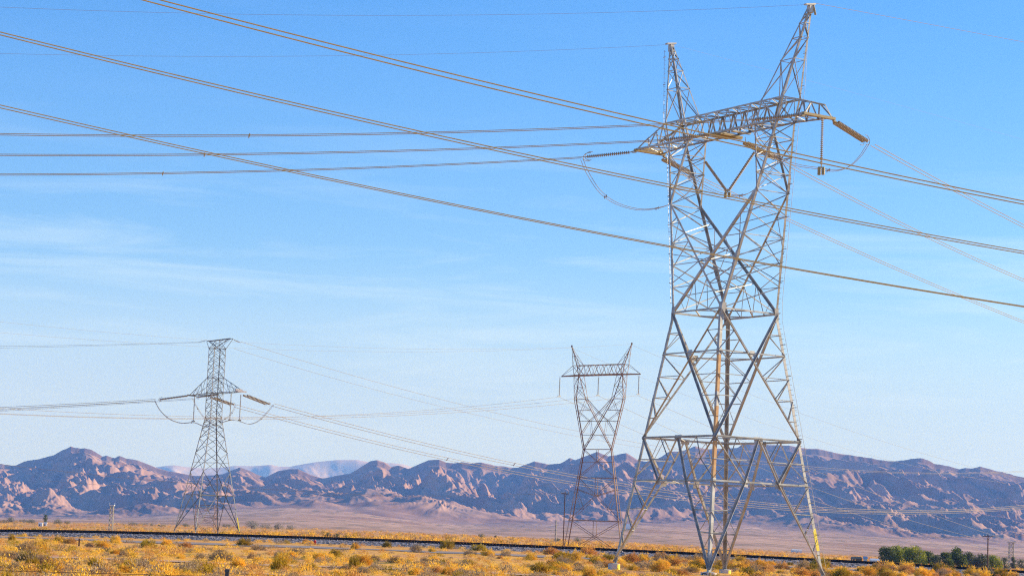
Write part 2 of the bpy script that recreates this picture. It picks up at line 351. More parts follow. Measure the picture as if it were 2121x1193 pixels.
# foothills standing out on the fan
fh = np.clip((low+.03)*6, 0, 1)*np.clip((Y1-4800)/900., 0, 1)*(1-t)
z = z+fh*(ridged((X1+.4*Y1+wx*.6)/420.+2, (Y1+wy*.6)/900., 6, .58)-.22)*150
z = np.maximum(z, base-4+10*fbm(X1/200., Y1/200., 4))
crest = esk*YC
bl = np.exp(-((Y1-YC)/240.)**2)
z = z*(1-bl)+crest*bl*(1)+0
lim = esk*Y1*.985
front = Y1 < YC-60
over = z-lim
z = np.where(front & (over > -25), lim-25+25*np.tanh((over+25)/80.)*.9, z)
back = np.clip((Y1-YC)/1600., 0, 1)
z = np.where(Y1 > YC, crest*(1-back)+(crest*.3)*back-30*np.sin(back*3.1), z)
z = z+np.where(Y1 < YC+20, 1, 0)*(ridged(sx/60.+3, Y1/170., 3)*13-6+pn(X1/26., Y1/26.)*2.5)*np.clip(t*3, 0, 1)*(1-.8*bl)
# a small butte out on the plain
def butte(px, py, Y, r, h):
    c = at(px, py, Y); d = np.hypot(X1-c.x, (Y1-c.y)*.8)
    rr = r*(1+.25*fbm(X1/160., Y1/160., 3)*2); return h*np.clip(1-d/rr, 0, 1)**1.2*(.8+.32*ridged(np.arctan2(Y1-c.y, X1-c.x)*1.6+5+d/r*.4, d/r*.8+3, 4))
z = z+butte(905, 1095, 5300, 360, 46)+butte(870, 1095, 5450, 300, 30)+butte(650, 1075, 5200, 150, 14)+butte(1355, 1065, 5900, 260, 30)+butte(880, 1080, 5900, 420, 45)
edge = np.clip((Y1-4300)/300., 0, 1); z = base*(1-edge)+z*edge - (1-edge)*3
mo = gridmesh('mountains', X1, Y1, z, mount_m, False); tag(mo, 'rugged bare desert mountain range behind the plain', kind='structure')
FAR = [(-500, 985), (250, 980), (325, 967), (345, 964), (360, 963), (390, 967), (425, 970), (455, 968), (487, 964), (525, 965), (560, 962), (580, 966), (600, 966), (650, 957), (700, 952), (740, 952), (765, 957), (817, 959), (835, 961), (855, 967), (900, 978), (1100, 985), (2400, 1080)]
ga, ge = curve(FAR)
a2 = np.linspace(-.36, .2, 560); y2 = np.linspace(13500, 18600, 190); Y2, A2 = np.meshgrid(y2, a2, indexing='ij'); X2 = A2*Y2; YF = 17200.
t = np.clip((Y2-13500)/(YF-13500), 0, 1); w2 = fbm(X2/1500., Y2/1500., 3)*700
cr = np.interp(A2, ga, ge)*YF; rd = ridged((X2+w2+.5*Y2)/1500., (Y2*.6+w2)/1500., 6)
z2 = cr*t**1.3*(.5+.5*rd); b2 = np.exp(-((Y2-YF)/420.)**2); z2 = z2*(1-b2)+cr*b2
z2 = np.minimum(z2, np.interp(A2, ga, ge)*Y2*1.0); z2 = np.where(Y2 > YF, cr*(1-(Y2-YF)/2600.), z2)
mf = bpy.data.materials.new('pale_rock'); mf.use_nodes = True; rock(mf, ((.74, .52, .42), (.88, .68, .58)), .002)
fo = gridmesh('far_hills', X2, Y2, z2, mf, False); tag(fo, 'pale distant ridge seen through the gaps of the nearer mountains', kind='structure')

# ------------------------------------------------------------------ haze
hz = MB(); hz.box((0, 9900, -60), 17000, 20600, 1500)
hm = bpy.data.materials.new('haze'); hm.use_nodes = True; t = hm.node_tree
for n in list(t.nodes):
    if n.type == 'BSDF_PRINCIPLED': t.nodes.remove(n)
pv = t.nodes.new('ShaderNodeVolumePrincipled'); pv.inputs['Density'].default_value = 8.0e-5; pv.inputs['Color'].default_value = (.17, .36, 1.0, 1); pv.inputs['Absorption Color'].default_value = (.5, .5, .5, 1); pv.inputs['Anisotropy'].default_value = 0.0
t.links.new(pv.outputs[0], t.nodes['Material Output'].inputs['Volume'])
ho = hz.build('haze', hm); tag(ho, 'thin blue desert haze', kind='stuff')


# ------------------------------------------------------------------ main tower (waist-type lattice tower)
TX, TY, TZ, TH = 17.9126, 176.1117, -1.5901, 0.9943
class Frame:
    """local u (along the crossarm), v (along the line), z"""
    def __init__(s, X, Y, Z, th): s.X, s.Y, s.Z, s.c, s.s = X, Y, Z, math.cos(th), math.sin(th); s.th = th
    def w(s, u, v, z): return Vector((s.X+u*s.c+v*s.s, s.Y-u*s.s+v*s.c, s.Z+z))
    def d(s, u, v, z=0): return Vector((u*s.c+v*s.s, -u*s.s+v*s.c, z))
    def local(s, px, py, v):
        """u, z of the photo position px, py on the vertical plane v = const"""
        r = Vector(ray(px, py)); o = s.w(0, v, 0); n = s.d(0, 1); k = o.dot(n)/r.dot(n); p = r*k-o
        return p.dot(s.d(1, 0)), p.z
T = Frame(TX, TY, TZ, TH)
HT = 46.0
ZS = [0, 21.075, 36.447, 38.404, 46]; US = [6.333, 3.2415, 7.2505, 7.861, 9.285]; VS = [5.94, 3.027, .99, .961, .10]
def corner(s, t, z):
    if z < 0:
        k = z/ZS[1]; return s*(US[0]+k*(US[1]-US[0])), t*(VS[0]+k*(VS[1]-VS[0])), z
    return s*float(np.interp(z, ZS, US)), t*float(np.interp(z, ZS, VS)), z
z1, z2, z25, z3, z4, z5, zk = 6.91, 10.48, 17.557, 21.075, 36.447, 38.404, 30.79
IU, PI_ = 4.41, 5.13
KO = .52
tower = empty('transmission_tower', T.w(0, 0, -.4), 'tall grey steel lattice tower with two pointed horns, nearest pylon at right', 'transmission tower', 'lattice towers of the power line')
ORG = T.w(0, 0, -.4)
def P(s, t, z): return T.w(*corner(s, t, z))
def U(s): return T.d(s, 0)
def V(s): return T.d(0, s)
foot = {(-1, -1): 0, (1, -1): -.27, (-1, 1): -.185, (1, 1): -.396}
for (s, t), zf in foot.items():
    b = MB(); segs = [zf, z1, z2, z25, z3]
    for a, c in zip(segs[:-1], segs[1:]): b.angle(P(s, t, a), P(s, t, c), .34, U(-s), V(-t), 1 if ((s, t) == (1, -1) and a in (z1, z2) ) else 0)
    for a, c, w in ((z3, zk, .27), (zk, z4, .24), (z4, z5, .22)): b.angle(P(s, t, a), P(s, t, c), w, U(-s), V(-t))
    # waist gusset plates
    b.angle(P(s, t, z3-.45)+U(s)*.02+V(t)*.02, P(s, t, z3+.55)+U(s)*.02+V(t)*.02, .55, U(-s), V(-t), t=.03)
    for zz in (z1, z2, z25): b.angle(P(s, t, zz-.3)+U(s)*.012+V(t)*.012, P(s, t, zz+.3)+U(s)*.012+V(t)*.012, .42, U(-s), V(-t), t=.02)
    # bolts and splice plates
    for zz in (4.2, 13.6, 18.9, 25.2): b.angle(P(s, t, zz-.6)+U(s)*.01+V(t)*.01, P(s, t, zz+.6)+U(s)*.01+V(t)*.01, .36, U(-s), V(-t), t=.02)
    # base plate
    q = P(s, t, zf); b.box(q-Vector((0, 0, .03)), .62, .62, .05, -TH)
    o = b.build('leg', [steel, steel_tan], tower, ORG)
    if (s, t) == (1, -1): tag(o, 'orange stained front leg')
    # step bolts on the right and left legs
    if (s, t) in ((1, 1), (-1, -1)):
        sb = MB(); z = 1.0 if s > 0 else 22.
        while z < 45.5:
            q = P(s, t, z); dd = (U(s) if int(z*10/4) % 2 else V(t)); sb.tube([q, q+dd*.20, q+dd*.20+Vector((0, 0, .05))], .016, 4); z += .42
        # grounding cable running beside the steps
        pts = [P(s, t, zz)+U(s)*.34+V(t)*.1*t for zz in np.linspace(0.5 if s > 0 else 22., 45.3, 30)]; sb.tube(pts, .016, 4)
        for zz in np.arange(3., 45, 2.6):
            if s < 0 and zz < 22: continue
            q = P(s, t, zz); sb.tube([q, q+U(s)*.36], .03, 4)
        sb.build('step_bolts', steel, tower, ORG)
faces = [((-1, -1), (1, -1), lambda: V(-1)), ((1, -1), (1, 1), lambda: U(1)), ((1, 1), (-1, 1), lambda: V(1)), ((-1, 1), (-1, -1), lambda: U(-1))]
def lerp(a, b, k): return a+(b-a)*k
for c0, c1, nf in faces:
    n = nf(); b = MB(); low = MB(); belt = MB()
    L0 = lambda z: P(c0[0], c0[1], z)
    L1 = lambda z: P(c1[0], c1[1], z)
    inn = -n
    def mem(B, p, q, w, off=0.0, mi=0):
        p = p+n*off; q = q+n*off; ax = (q-p).normalized(); sd = ax.cross(n); 
        if sd.z < 0: sd = -sd
        B.angle(p, q, w, sd, n, mi)
    M = lerp(L0(z2), L1(z2), .5)
    # belts
    for zz, w in ((z2, .22), (z1, .18), (z25, .15), (z3, .18)):
        belt = MB(); mem(belt, L0(zz), L1(zz), w)
        if zz == z2: belt.bar(lerp(L0(zz), L1(zz), .02)+Vector((0, 0, .12)), lerp(L0(zz), L1(zz), .98)+Vector((0, 0, .12)), .2, .06)
        belt.build('horizontal_belt', steel, tower, ORG)
    for A, Bq, zf in ((L0, L1, foot[c0]), (L1, L0, foot[c1])):
        fp = A(zf+.15)
        def st(z, A=A, fp=fp, zf=zf):   # strut foot -> K on lower belt -> middle of upper belt
            K = lerp(A(z1), (L1 if A is L0 else L0)(z1), .325)
            if z < z1: k = (z-zf)/(z1-zf); return lerp(fp, K, k)
            return lerp(K, M, (z-z1)/(z2-z1))
        K = st(z1)
        mem(low, fp, K, .24); mem(low, K, M, .22)
        mem(low, A(z2), K, .20, -.02)
        zm = (z1+z2)/2
        mem(low, A(zm), st(zm), .09)
        N0 = lerp(A(z2), K, .5); Q0 = lerp(A(z2), M, .5)
        mem(low, N0, A(z1+.25), .09, -.03); mem(low, N0, Q0, .08, -.03); mem(low, Q0, st(zm), .09, -.03)
        # zigzag between leg and strut below the lower belt
        zs = [z1, z1*.66, z1*.40, z1*.2]
        for i in range(3):
            mem(low, A(zs[i]-.1), st(zs[i+1]), .09, -.02); mem(low, A(zs[i+1]), st(zs[i+1]), .08, -.02)
    up_ = lerp(L0(z3), L1(z3), .5)-M; up_.normalize()
    def plate(B, c, w, h): B.bar(c+n*.03-up_*h/2, c+n*.03+up_*h/2, w, .02, up=n)
    plate(low, M, .9, .45)
    for A, Bq in ((L0, L1), (L1, L0)): plate(low, lerp(A(z1), Bq(z1), .325), .6, .6)
    low.build('leg_bracing', steel, tower, ORG)
    # X between upper belt and waist
    L0b, L1b = L0(z2), L1(z2)
    def dg(A, Bf, k): return lerp(A(z2), Bf(z3), k)
    mem(b, L0(z2), L1(z3), .23); mem(b, L1(z2), L0(z3), .23, -.05)
    w2 = (L1(z2)-L0(z2)).length; w3 = (L1(z3)-L0(z3)).length; kc = w2/(w2+w3); zc_ = z2+kc*(z3-z2); plate(b, lerp(L0(z25), L1(z25), .5), .5, .5)
    for A, Bf in ((L0, L1), (L1, L0)):
        zz = [z25+(z2-z25)*f for f in (0, .27, .52, .76)]
        for i in range(3):
            k1 = (zz[i+1]-z2)/(z3-z2)
            q = dg(A, Bf, k1)
            mem(b, A(zz[i]), q, .09, -.02); mem(b, A(zz[i+1]), q, .09, -.02)
        # upper triangle
        zu = (z25+z3)/2; k = (z3-zu)/(z3-z2); q = lerp(A(z3), Bf(z2), k)
        mem(b, A(zu), q, .09, -.02); mem(b, A(z25+.1), q, .09, -.02)
    b.build('body_bracing', steel, tower, ORG)
# plan bracing at belts
for zz, w in ((z2, .1), (z1, .09), (z3, .12), (z25, .09)):
    pb = MB(); mids = [lerp(P(*a[0], zz), P(*a[1], zz), .5) for a in faces]
    for i in range(4): pb.angle(mids[i], mids[(i+1) % 4], w, (0, 0, 1), (mids[i]-mids[(i+2) % 4]))
    pb.build('plan_bracing', steel, tower, ORG)
# hip bracing inside the legs
for (s, t), zf in foot.items():
    for zz in (z1*.66, z1*.40):
        pb = MB(); k = (zz-zf)/(z1-zf)
        p = lerp(P(s, t, zf), lerp(P(s, t, z1), P(-s, t, z1), .325), k); q = lerp(P(s, t, zf), lerp(P(s, t, z1), P(s, -t, z1), .325), k)
        pb.angle(p, q, .08, (0, 0, 1), U(-s)); pb.build('hip_brace', steel, tower, ORG)
# upper fork: outer side faces
for s in (-1, 1):
    b = MB()
    def mu(B, p, q, w, n=None, off=-.02):
        n = n or U(s); p = p+n*off; q = q+n*off; ax = (q-p).normalized(); sd = ax.cross(n)
        if sd.z < 0: sd = -sd
        B.angle(p, q, w, sd, n)
    lv = [z3, 23.3, 25.3, 27.2, 29.0, zk]
    for i in range(5):
        a, c = lv[i], lv[i+1]
        mu(b, P(s, -1, a), P(s, 1, c), .11); mu(b, P(s, 1, a), P(s, -1, c), .11, off=-.06)
        if i == 3: mu(b, P(s, -1, a), P(s, 1, a), .09)
    lv2 = [zk, 32.3, 33.7, 35.1, z4]
    for i in range(4):
        a, c = lv2[i], lv2[i+1]
        mu(b, P(s, -1, a), P(s, 1, a), .10)
        mu(b, P(s, (-1)**i, a), P(s, -(-1)**i, c), .10)
    # inner legs of the fork and their webs
    Iw = lambda t, z: lerp(P(s, t, zk), T.w(s*IU, t*.99, z4), (z-zk)/(z4-zk))
    for t in (-1, 1):
        b.angle(Iw(t, zk), Iw(t, z4), .2, U(s), V(-t)); 
        for i in range(4):
            a, c = lv2[i], lv2[i+1]
            mu(b, P(s, t, a if i % 2 else c), Iw(t, c if i % 2 else a), .12, V(t)); mu(b, P(s, t, c), Iw(t, c), .10, V(t), -.04)
    for i in range(4):
        a, c = lv2[i], lv2[i+1]; mu(b, Iw(-1, a), Iw(1, c), .09, U(-s)); mu(b, Iw(1, a), Iw(-1, c), .08, U(-s), -.05); mu(b, Iw(-1, c), Iw(1, c), .09, U(-s))
    b.build('fork_column', steel, tower, ORG)
# crossing struts from the waist to the opposite leg
for s in (-1, 1):
    b = MB(); S = lambda t, k: lerp(P(-s, t, z3), P(s, t, zk), k)
    for t in (-1, 1): b.angle(S(t, 0), S(t, 1), .26, V(-t), U(-s))
    nseg = 7
    for i in range(1, nseg):
        k = i/nseg
        b.angle(S(-1 if i % 2 else 1, k), S(1 if i % 2 else -1, (i+1)/nseg), .09, (0, 0, 1), U(s))
    for t in (-1, 1):
        # secondary members leg to strut; strut climbs away from the far leg
        for z, zz in ((23.3, 24.6), (25.3, 26.3), (27.2, 28.0), (29.0, 29.5)):
            k1 = (z-z3)/(zk-z3); k2 = (zz-z3)/(zk-z3)
            q = S(t, k1)
            if k1 > .5: mu2 = (P(s, t, z), q); b.angle(mu2[0], mu2[1], .08, (0, 0, 1), V(-t)); b.angle(P(s, t, z), S(t, min(k2, .97)), .08, (0, 0, 1), V(-t))
            else: b.angle(P(-s, t, z), q, .08, (0, 0, 1), V(-t)); b.angle(P(-s, t, zz), q, .09, (0, 0, 1), V(-t))
            if k1 > .3: b.angle(q, P(s, t, z3+(z-z3)*.62), .075, (0, 0, 1), V(-t))
        q0 = lerp(P(-1, t, z3), P(1, t, z3), .5); b.angle(q0, S(t, .27), .08, (0, 0, 1), V(-t))
        q1 = lerp(P(-s, t, z3), P(s, t, z3), .27); b.angle(q1, S(t, .27), .07, (0, 0, 1), V(-t)); b.angle(q1, S(t, .1), .07, (0, 0, 1), V(-t))
    b.build('crossing_strut', steel, tower, ORG)
# bridge truss
b = MB(); ARM, ARMV, AZ = 11.26, 1.52, 36.355
def bb(u, v): return T.w(u, v, z4)
def bt(u, v): return T.w(u, v, z5)
for t in (-1, 1):
    b.angle(bb(-7.25, t*.99), bb(7.25, t*.99), .22, (0, 0, 1), V(-t)); b.angle(bt(-7.861, t*.961), bt(7.861, t*.961), .2, (0, 0, -1), V(-t))
    xs = list(np.linspace(-IU, IU, 7)); tops = [(xs[i]+xs[i+1])/2 for i in range(6)]
    for i in range(6):
        b.angle(bb(xs[i], t*.97), bt(tops[i], t*.95), .15, U(1), V(-t)); b.angle(bt(tops[i], t*.95), bb(xs[i+1], t*.97), .15, U(1), V(-t))
    for s in (-1, 1):
        b.angle(bb(s*IU, t*.97), bt(s*PI_, t*.95), .18, U(s), V(-t)); b.angle(bt(s*PI_, t*.95), bb(s*7.25, t*.97), .13, U(s), V(-t)); b.angle(bb(s*IU, t*.97), bt(s*6.4, t*.95), .1, U(s), V(-t))
        b.angle(bt(s*PI_, t*.95), bt(s*tops[0 if s < 0 else 5], t*.95), .1, (0, 0, -1), V(-t))
ks = np.linspace(-7.25, 7.25, 13)
for i in range(13):
    b.angle(bb(ks[i], -.97), bb(ks[i], .97), .10, (0, 0, 1), U(1)); b.angle(bt(ks[i]*1.06, -.94), bt(ks[i]*1.06, .94), .10, (0, 0, -1), U(1))
    if i < 12:
        t = (-1)**i; b.angle(bb(ks[i], -t*.97), bb(ks[i+1], t*.97), .09, (0, 0, 1), U(1)); b.angle(bt(ks[i]*1.06, t*.94), bt(ks[i+1]*1.06, -t*.94), .09, (0, 0, -1), U(1))
for kx in (-1.47, 0, 1.47): b.bar(T.w(kx, -.97, z4-.08), T.w(kx, .97, z4-.08), .3, .12)
b.build('bridge_truss', steel, tower, ORG)
for s in (-1, 1):
    b = MB(); TZP = AZ+(1.05 if s > 0 else .85)
    tipb = lambda t: T.w(s*ARM, t*ARMV, AZ); tipt = lambda t: T.w(s*(ARM-.1), t*.75, TZP)
    for t in (-1, 1):
        b.angle(bb(s*7.25, t*.99), tipb(t), .2, (0, 0, 1), V(-t)); b.angle(bt(s*7.861, t*.961), tipt(t), .18, (0, 0, -1), V(-t)); b.angle(tipb(t), tipt(t), .14, U(-s), V(-t))
        for k0, k1 in ((0, .3), (.3, .62), (.62, 1)):
            pb0 = lerp(bb(s*7.25, t*.99), tipb(t), k0); pt0 = lerp(bt(s*7.861, t*.961), tipt(t), (k0+k1)/2-.05); pb1 = lerp(bb(s*7.25, t*.99), tipb(t), k1)
            b.angle(pb0, pt0, .11, U(s), V(-t)); b.angle(pt0, pb1, .11, U(s), V(-t))
    for i, k in enumerate((.3, .62, 1)):
        b.angle(lerp(bb(s*7.25, -.99), tipb(-1), k), lerp(bb(s*7.25, .99), tipb(1), k), .1, (0, 0, 1), U(s)); b.angle(lerp(bt(s*7.861, -.96), tipt(-1), k), lerp(bt(s*7.861, .96), tipt(1), k), .1, (0, 0, -1), U(s))
        t = (-1)**i; b.angle(lerp(bb(s*7.25, -t*.99), tipb(-t), (0, .3, .62)[i]), lerp(bb(s*7.25, t*.99), tipb(t), k), .09, (0, 0, 1), U(s))
    # ochre strain beam across the end of the arm
    b.bar(T.w(s*ARM, -ARMV-.15, AZ-.02), T.w(s*ARM, ARMV+.15, AZ-.02), .3, .2, mi=1)
    b.bar(T.w(s*(ARM-.45), -ARMV+.4, AZ+.12), T.w(s*(ARM-.45), ARMV-.4, AZ+.12), .16, .16, mi=1)
    for t in (-1, 1): b.bar(T.w(s*ARM, t*ARMV, AZ-.2), T.w(s*ARM, t*(ARMV+.32), AZ-.26), .22, .1, mi=1)
    b.build('crossarm', [steel, brass], tower, ORG)
b = MB(); b.bar(T.w(-.3, -1.5, z4-.16), T.w(-.3, 1.5, z4-.16), .3, .2); b.bar(T.w(.2, -1.2, z4-.16), T.w(.2, 1.2, z4-.16), .14, .14)
b.build('strain_beam', brass, tower, ORG)
# horns
for s in (-1, 1):
    b = MB(); apex = T.w(s*9.285, KO, HT)
    def hp(u, t, k): return lerp(T.w(s*u, t*.961, z5), apex+T.d(s*.0, t*.12)*1.0, k)
    ins = {}
    cap = lambda io, t: apex+T.d(s*(-.18 if io else .1), t*.14, -.25)
    hp = lambda io, t, k: lerp(T.w(s*(PI_ if io else 7.861), t*.961, z5), cap(io, t), k)
    for t in (-1, 1):
        for io in (0, 1): b.angle(hp(io, t, 0), hp(io, t, 1), .2 if not io else .14, U(-s if not io else s), V(-t))
    kv = [0, .42, .66, .82, .92]
    for i, k in enumerate(kv):
        if i:
            for t in (-1, 1): b.angle(hp(0, t, k), hp(1, t, k), .08, (0, 0, 1), V(-t))
            for io in (0, 1): b.angle(hp(io, -1, k), hp(io, 1, k), .08, (0, 0, 1), U(s))
        if i < 4:
            kk = kv[i+1]
            for t in (-1, 1): b.angle(hp(i % 2, t, k), hp((i+1) % 2, t, kk), .1, (0, 0, 1), V(-t)) 
            for io in (0, 1): b.angle(hp(io, -1 if i % 2 else 1, k), hp(io, 1 if i % 2 else -1, kk), .09, (0, 0, 1), U(s))
            for t in (-1, 1):
                if i == 0: b.angle(hp(1, t, 0), hp(0, t, kk), .09, (0, 0, 1), V(-t))
    # cap plates and ground wire brackets
    b.bar(apex+T.d(s*.0, -.55, -.12), apex+T.d(0, .45, .05), .34, .12); b.box(apex+Vector((0, 0, -.75)), .42, .36, .6, -TH)
    b.bar(apex+T.d(s*.15, .2, -.1), apex+T.d(s*.3, .32, -.9), .16, .16, mi=1)
    b.build('horn', [steel, brass], tower, ORG)
# yellow guard, warning sign and small insulators on the right leg
b = MB(); q0 = P(1, 1, .0); zA, zB = 1.75, 3.55
b.angle(P(1, 1, zA)+U(1)*.03+V(1)*.03, P(1, 1, zB)+U(1)*.03+V(1)*.03, .40, U(-1), V(-1), t=.03); b.build('yellow_guard', yellow, tower, ORG)
b = MB(); c = lerp(P(1, 1, 3.75), P(-1, 1, 3.75), 0); sgn = at(1675.5, 1104, 171.2); b.box(sgn-Vector((0, 0, .13)), .28, .03, .26, -.2); b.build('warning_sign', white, tower, ORG)
b = MB()
for dx in (1671, 1678.5, 1684): 
    q = at(dx, 1100, 171.3); b.cyl(q, .055, .12, 8); b.cyl(q+Vector((0, 0, .12)), .1, .07, 8)
b.build('test_terminal', white, tower, ORG)

# concrete footings
def pier(s, t, zf, r, h, label, dig=False, mk=True):
    c = P(s, t, zf); e = empty('concrete_footing', c-Vector((0, 0, .02+h)), label, 'concrete footing', 'concrete footings under the near tower')
    b = MB(); g0 = c-Vector((0, 0, .04+h)); b.cyl(g0, r, h, 28); b.build('pillar', concrete, e, e.location)
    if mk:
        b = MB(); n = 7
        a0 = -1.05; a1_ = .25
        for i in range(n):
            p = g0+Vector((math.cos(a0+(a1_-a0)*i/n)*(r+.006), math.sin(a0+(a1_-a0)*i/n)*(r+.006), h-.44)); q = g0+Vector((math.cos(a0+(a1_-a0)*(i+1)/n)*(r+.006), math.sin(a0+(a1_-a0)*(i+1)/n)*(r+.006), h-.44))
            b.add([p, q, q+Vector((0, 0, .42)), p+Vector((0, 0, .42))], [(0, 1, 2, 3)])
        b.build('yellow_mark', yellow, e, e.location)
    if dig:
        b = MB()
        def onr(ang, z): return g0+Vector((math.sin(ang)*(r+.008), -math.cos(ang)*(r+.008), h-z))
        def patch(a0, a1, za, zb):
            k = 3
            for i in range(k):
                x0 = a0+(a1-a0)*i/k; x1 = a0+(a1-a0)*(i+1)/k; b.add([onr(x0, zb), onr(x1, zb), onr(x1, za), onr(x0, za)], [(0, 1, 2, 3)])
        # digits 0 1 6 in stencil strokes
        for (a0, a1, za, zb) in ((-1.0, -.86, .05, .75), (-.86, -.42, .05, .13), (-.42, -.36, .05, .75), (-.86, -.42, .67, .75), (-.08, .08, .05, .75), (.36, .46, .12, .72), (.36, .68, .12, .2), (.46, .68, .40, .47), (.46, .68, .64, .72), (.62, .7, .40, .72)): patch(a0, a1, za, zb)
        b.build('painted_number', black, e, e.location)
pier(1, -1, -.27, .64, 1.2, 'grey round concrete footing with black painted digits under the front leg', True, False)
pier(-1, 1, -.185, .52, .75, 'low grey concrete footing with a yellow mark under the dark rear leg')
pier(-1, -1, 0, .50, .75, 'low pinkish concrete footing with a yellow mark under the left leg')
pier(1, 1, -.396, .52, .7, 'low concrete footing under the bright right leg', False, False)

# ------------------------------------------------------------------ wires
def plane_pts(pts, ref, Y0, phi):
    """points of the photo curve on the vertical plane through ref (px,py at depth Y0) with heading phi"""
    o = at(ref[0], ref[1], Y0); d = Vector((math.cos(phi), math.sin(phi), 0)); n = Vector((-d.y, d.x, 0)); res = []
    for p in pts:
        r = Vector(ray(*p)); k = o.dot(n)/r.dot(n); q = r*k; res.append(((q-o).dot(d), q.z))
    return o, d, n, res
def wire_line(pts, ref, Y0, phi, deg=2, ext=(0, 0), off=0.0, dz=0.0, n=60, clampends=(False, False)):
    o, d, nn, res = plane_pts(pts, ref, Y0, phi); s = np.array([r[0] for r in res]); z = np.array([r[1] for r in res])
    w = np.ones(len(s))
    if clampends[0]: w[0] = 12
    if clampends[1]: w[-1] = 12
    sc = max(abs(s.max()), abs(s.min()), 1.); c = np.polyfit(s/sc, z, min(deg, len(s)-1), w=w)
    s0, s1 = s[0], s[-1]; sg = 1 if s1 > s0 else -1; s0 -= sg*ext[0]; s1 += sg*ext[1]
    out = []
    for k in np.linspace(0, 1, n):
        ss = s0+(s1-s0)*k; p = o+d*ss+nn*off; out.append(Vector((p.x, p.y, float(np.polyval(c, ss/sc))+dz)))
    return out
def R_(a): return math.radians(a)
def conductor(name, label, lines, r, m, group, spacers=(), cat='power line'):
    mid = lines[0][len(lines[0])//2]; e = empty(name, mid, label, cat, group)
    for l in lines:
        b = MB(); b.tube(l, r, 5); b.build('wire', m, e, mid)
    for k in spacers:
        p = lines[0][int(k*(len(lines[0])-1))]; q = lines[-1][int(k*(len(lines[0])-1))]; b = MB(); b.bar(p, q, r*2.6); b.bar(p-Vector((0, 0, .15)), p+Vector((0, 0, .12)), r*2.2); b.bar(q-Vector((0, 0, .15)), q+Vector((0, 0, .12)), r*2.2); b.build('spacer', m, e, mid)
    return e
near = [
 ('uppermost thick twin wires sweeping down across the sky from upper left', [(290, 0), (700, 105), (600, 79), (950, 169), (1300, 250), (1600, 316.7), (1860, 370.8), (2121, 424)], [(330, 0), (700, 95.7), (600, 69.3), (950, 158), (1300, 241), (1379, 257), (1600, 308), (1721, 332), (1860, 364), (2121, 417.5)]),
 ('middle pair of the three thick twin wires crossing the sky', [(0, 73), (600, 217), (700, 240.5), (1300, 370), (1650, 440), (2121, 525.5)], [(0, 67), (350, 152.5), (700, 234.5), (950, 290), (1300, 365), (1632, 429.5), (1860, 475.7), (2121, 520.6)]),
 ('lowest pair of the three thick twin wires crossing the sky', [(0, 224), (700, 377), (779, 394), (1387, 512), (2121, 636)], [(0, 218), (700, 373), (799, 394), (1063, 450), (1387, 508), (1600, 547), (1860, 594), (2121, 634)])]
for i, (lab, lo_, up_) in enumerate(near):
    lo_ = sorted(lo_); up_ = sorted(up_); Y0 = 88+i*10
    l1 = wire_line(lo_, (1060, 300), Y0, R_(16), ext=(25, 30)); l2 = wire_line(up_, (1060, 300), Y0+.45, R_(16), ext=(25, 30))
    conductor('twin_conductor', lab, [l1, l2], .030-.002*i, wire_m, 'thick overhead twin wires nearest the camera', cat='overhead wires')
AL = TH  # crossarm yaw
PHR, PHL = R_(50), R_(15)
tipL = T.w(-ARM, -ARMV, AZ); tipLv = T.w(-ARM, ARMV, AZ); tipR = T.w(ARM, ARMV, AZ); tipRn = T.w(ARM, -ARMV, AZ); cN = T.w(-.3, -1.5, z4-.1); cP = T.w(.2, 1.5, z4-.1)
def strain(label, a_px, b_px, ref, Y0, phi, sep, disc=.15, n=21, two=True, ringend=True, grp='disc insulator strings on the near tower', m=porcelain):
    """string of discs from photo position a (tower end) to b, on the wire's own plane"""
    o, d, nn, res = plane_pts([a_px, b_px], ref, Y0, phi); A = o+d*res[0][0]; A.z = res[0][1]; B = o+d*res[1][0]; B.z = res[1][1]
    e = empty('insulator_string', A, label, 'insulator', grp)
    offs = (-sep/2, sep/2) if two else (0,)
    for k in offs:
        b = MB(); add_discs(b, A+nn*k, B+nn*k, disc, n); b.build('disc_string', m, e, A)
    ax = (B-A).normalized()
    for Q, sg in ((A, -.35), (B, .3)):
        b = MB()
        if two: b.bar(Q-nn*(sep/2+.1), Q+nn*(sep/2+.1), .09, .05)
        b.tube([Q-ax*sg*.1, Q+ax*sg], .038, 5); b.build('yoke_plate', brass, e, A)
    if ringend:
        for k in (-1, 1):
            b = MB()
            pts = [B+nn*k*(sep/2+.05)+ax*(-.3+.5*math.sin(th_))*1.0+Vector((0, 0, .38*math.cos(th_))) for th_ in np.linspace(-.4, math.pi+.2, 12)]; b.tube(pts, .03, 4); b.build('corona_ring', steel_mid, e, A)
    return A, B, nn
def add_discs(b, A, B, r, n):
    L = (B-A).length; ax = (B-A)/L; a = ax.orthogonal().normalized(); c = ax.cross(a); k = 10; base = len(b.v); rings = []
    for i in range(n):
        t0 = i/n*L; st = L/n
        for tt, rr in ((0, .35), (.18, 1), (.42, .95), (.55, .35)): rings.append((t0+tt*st, rr*r))
    rings.append((L, .3*r))
    for t_, rr in rings:
        for j in range(k): th_ = 2*math.pi*j/k; b.v.append(tuple(A+ax*t_+a*(rr*math.cos(th_))+c*(rr*math.sin(th_))))
    for i in range(len(rings)-1):
        for j in range(k): b.f.append((base+i*k+j, base+i*k+(j+1) % k, base+(i+1)*k+(j+1) % k, base+(i+1)*k+j)); b.mi.append(0)
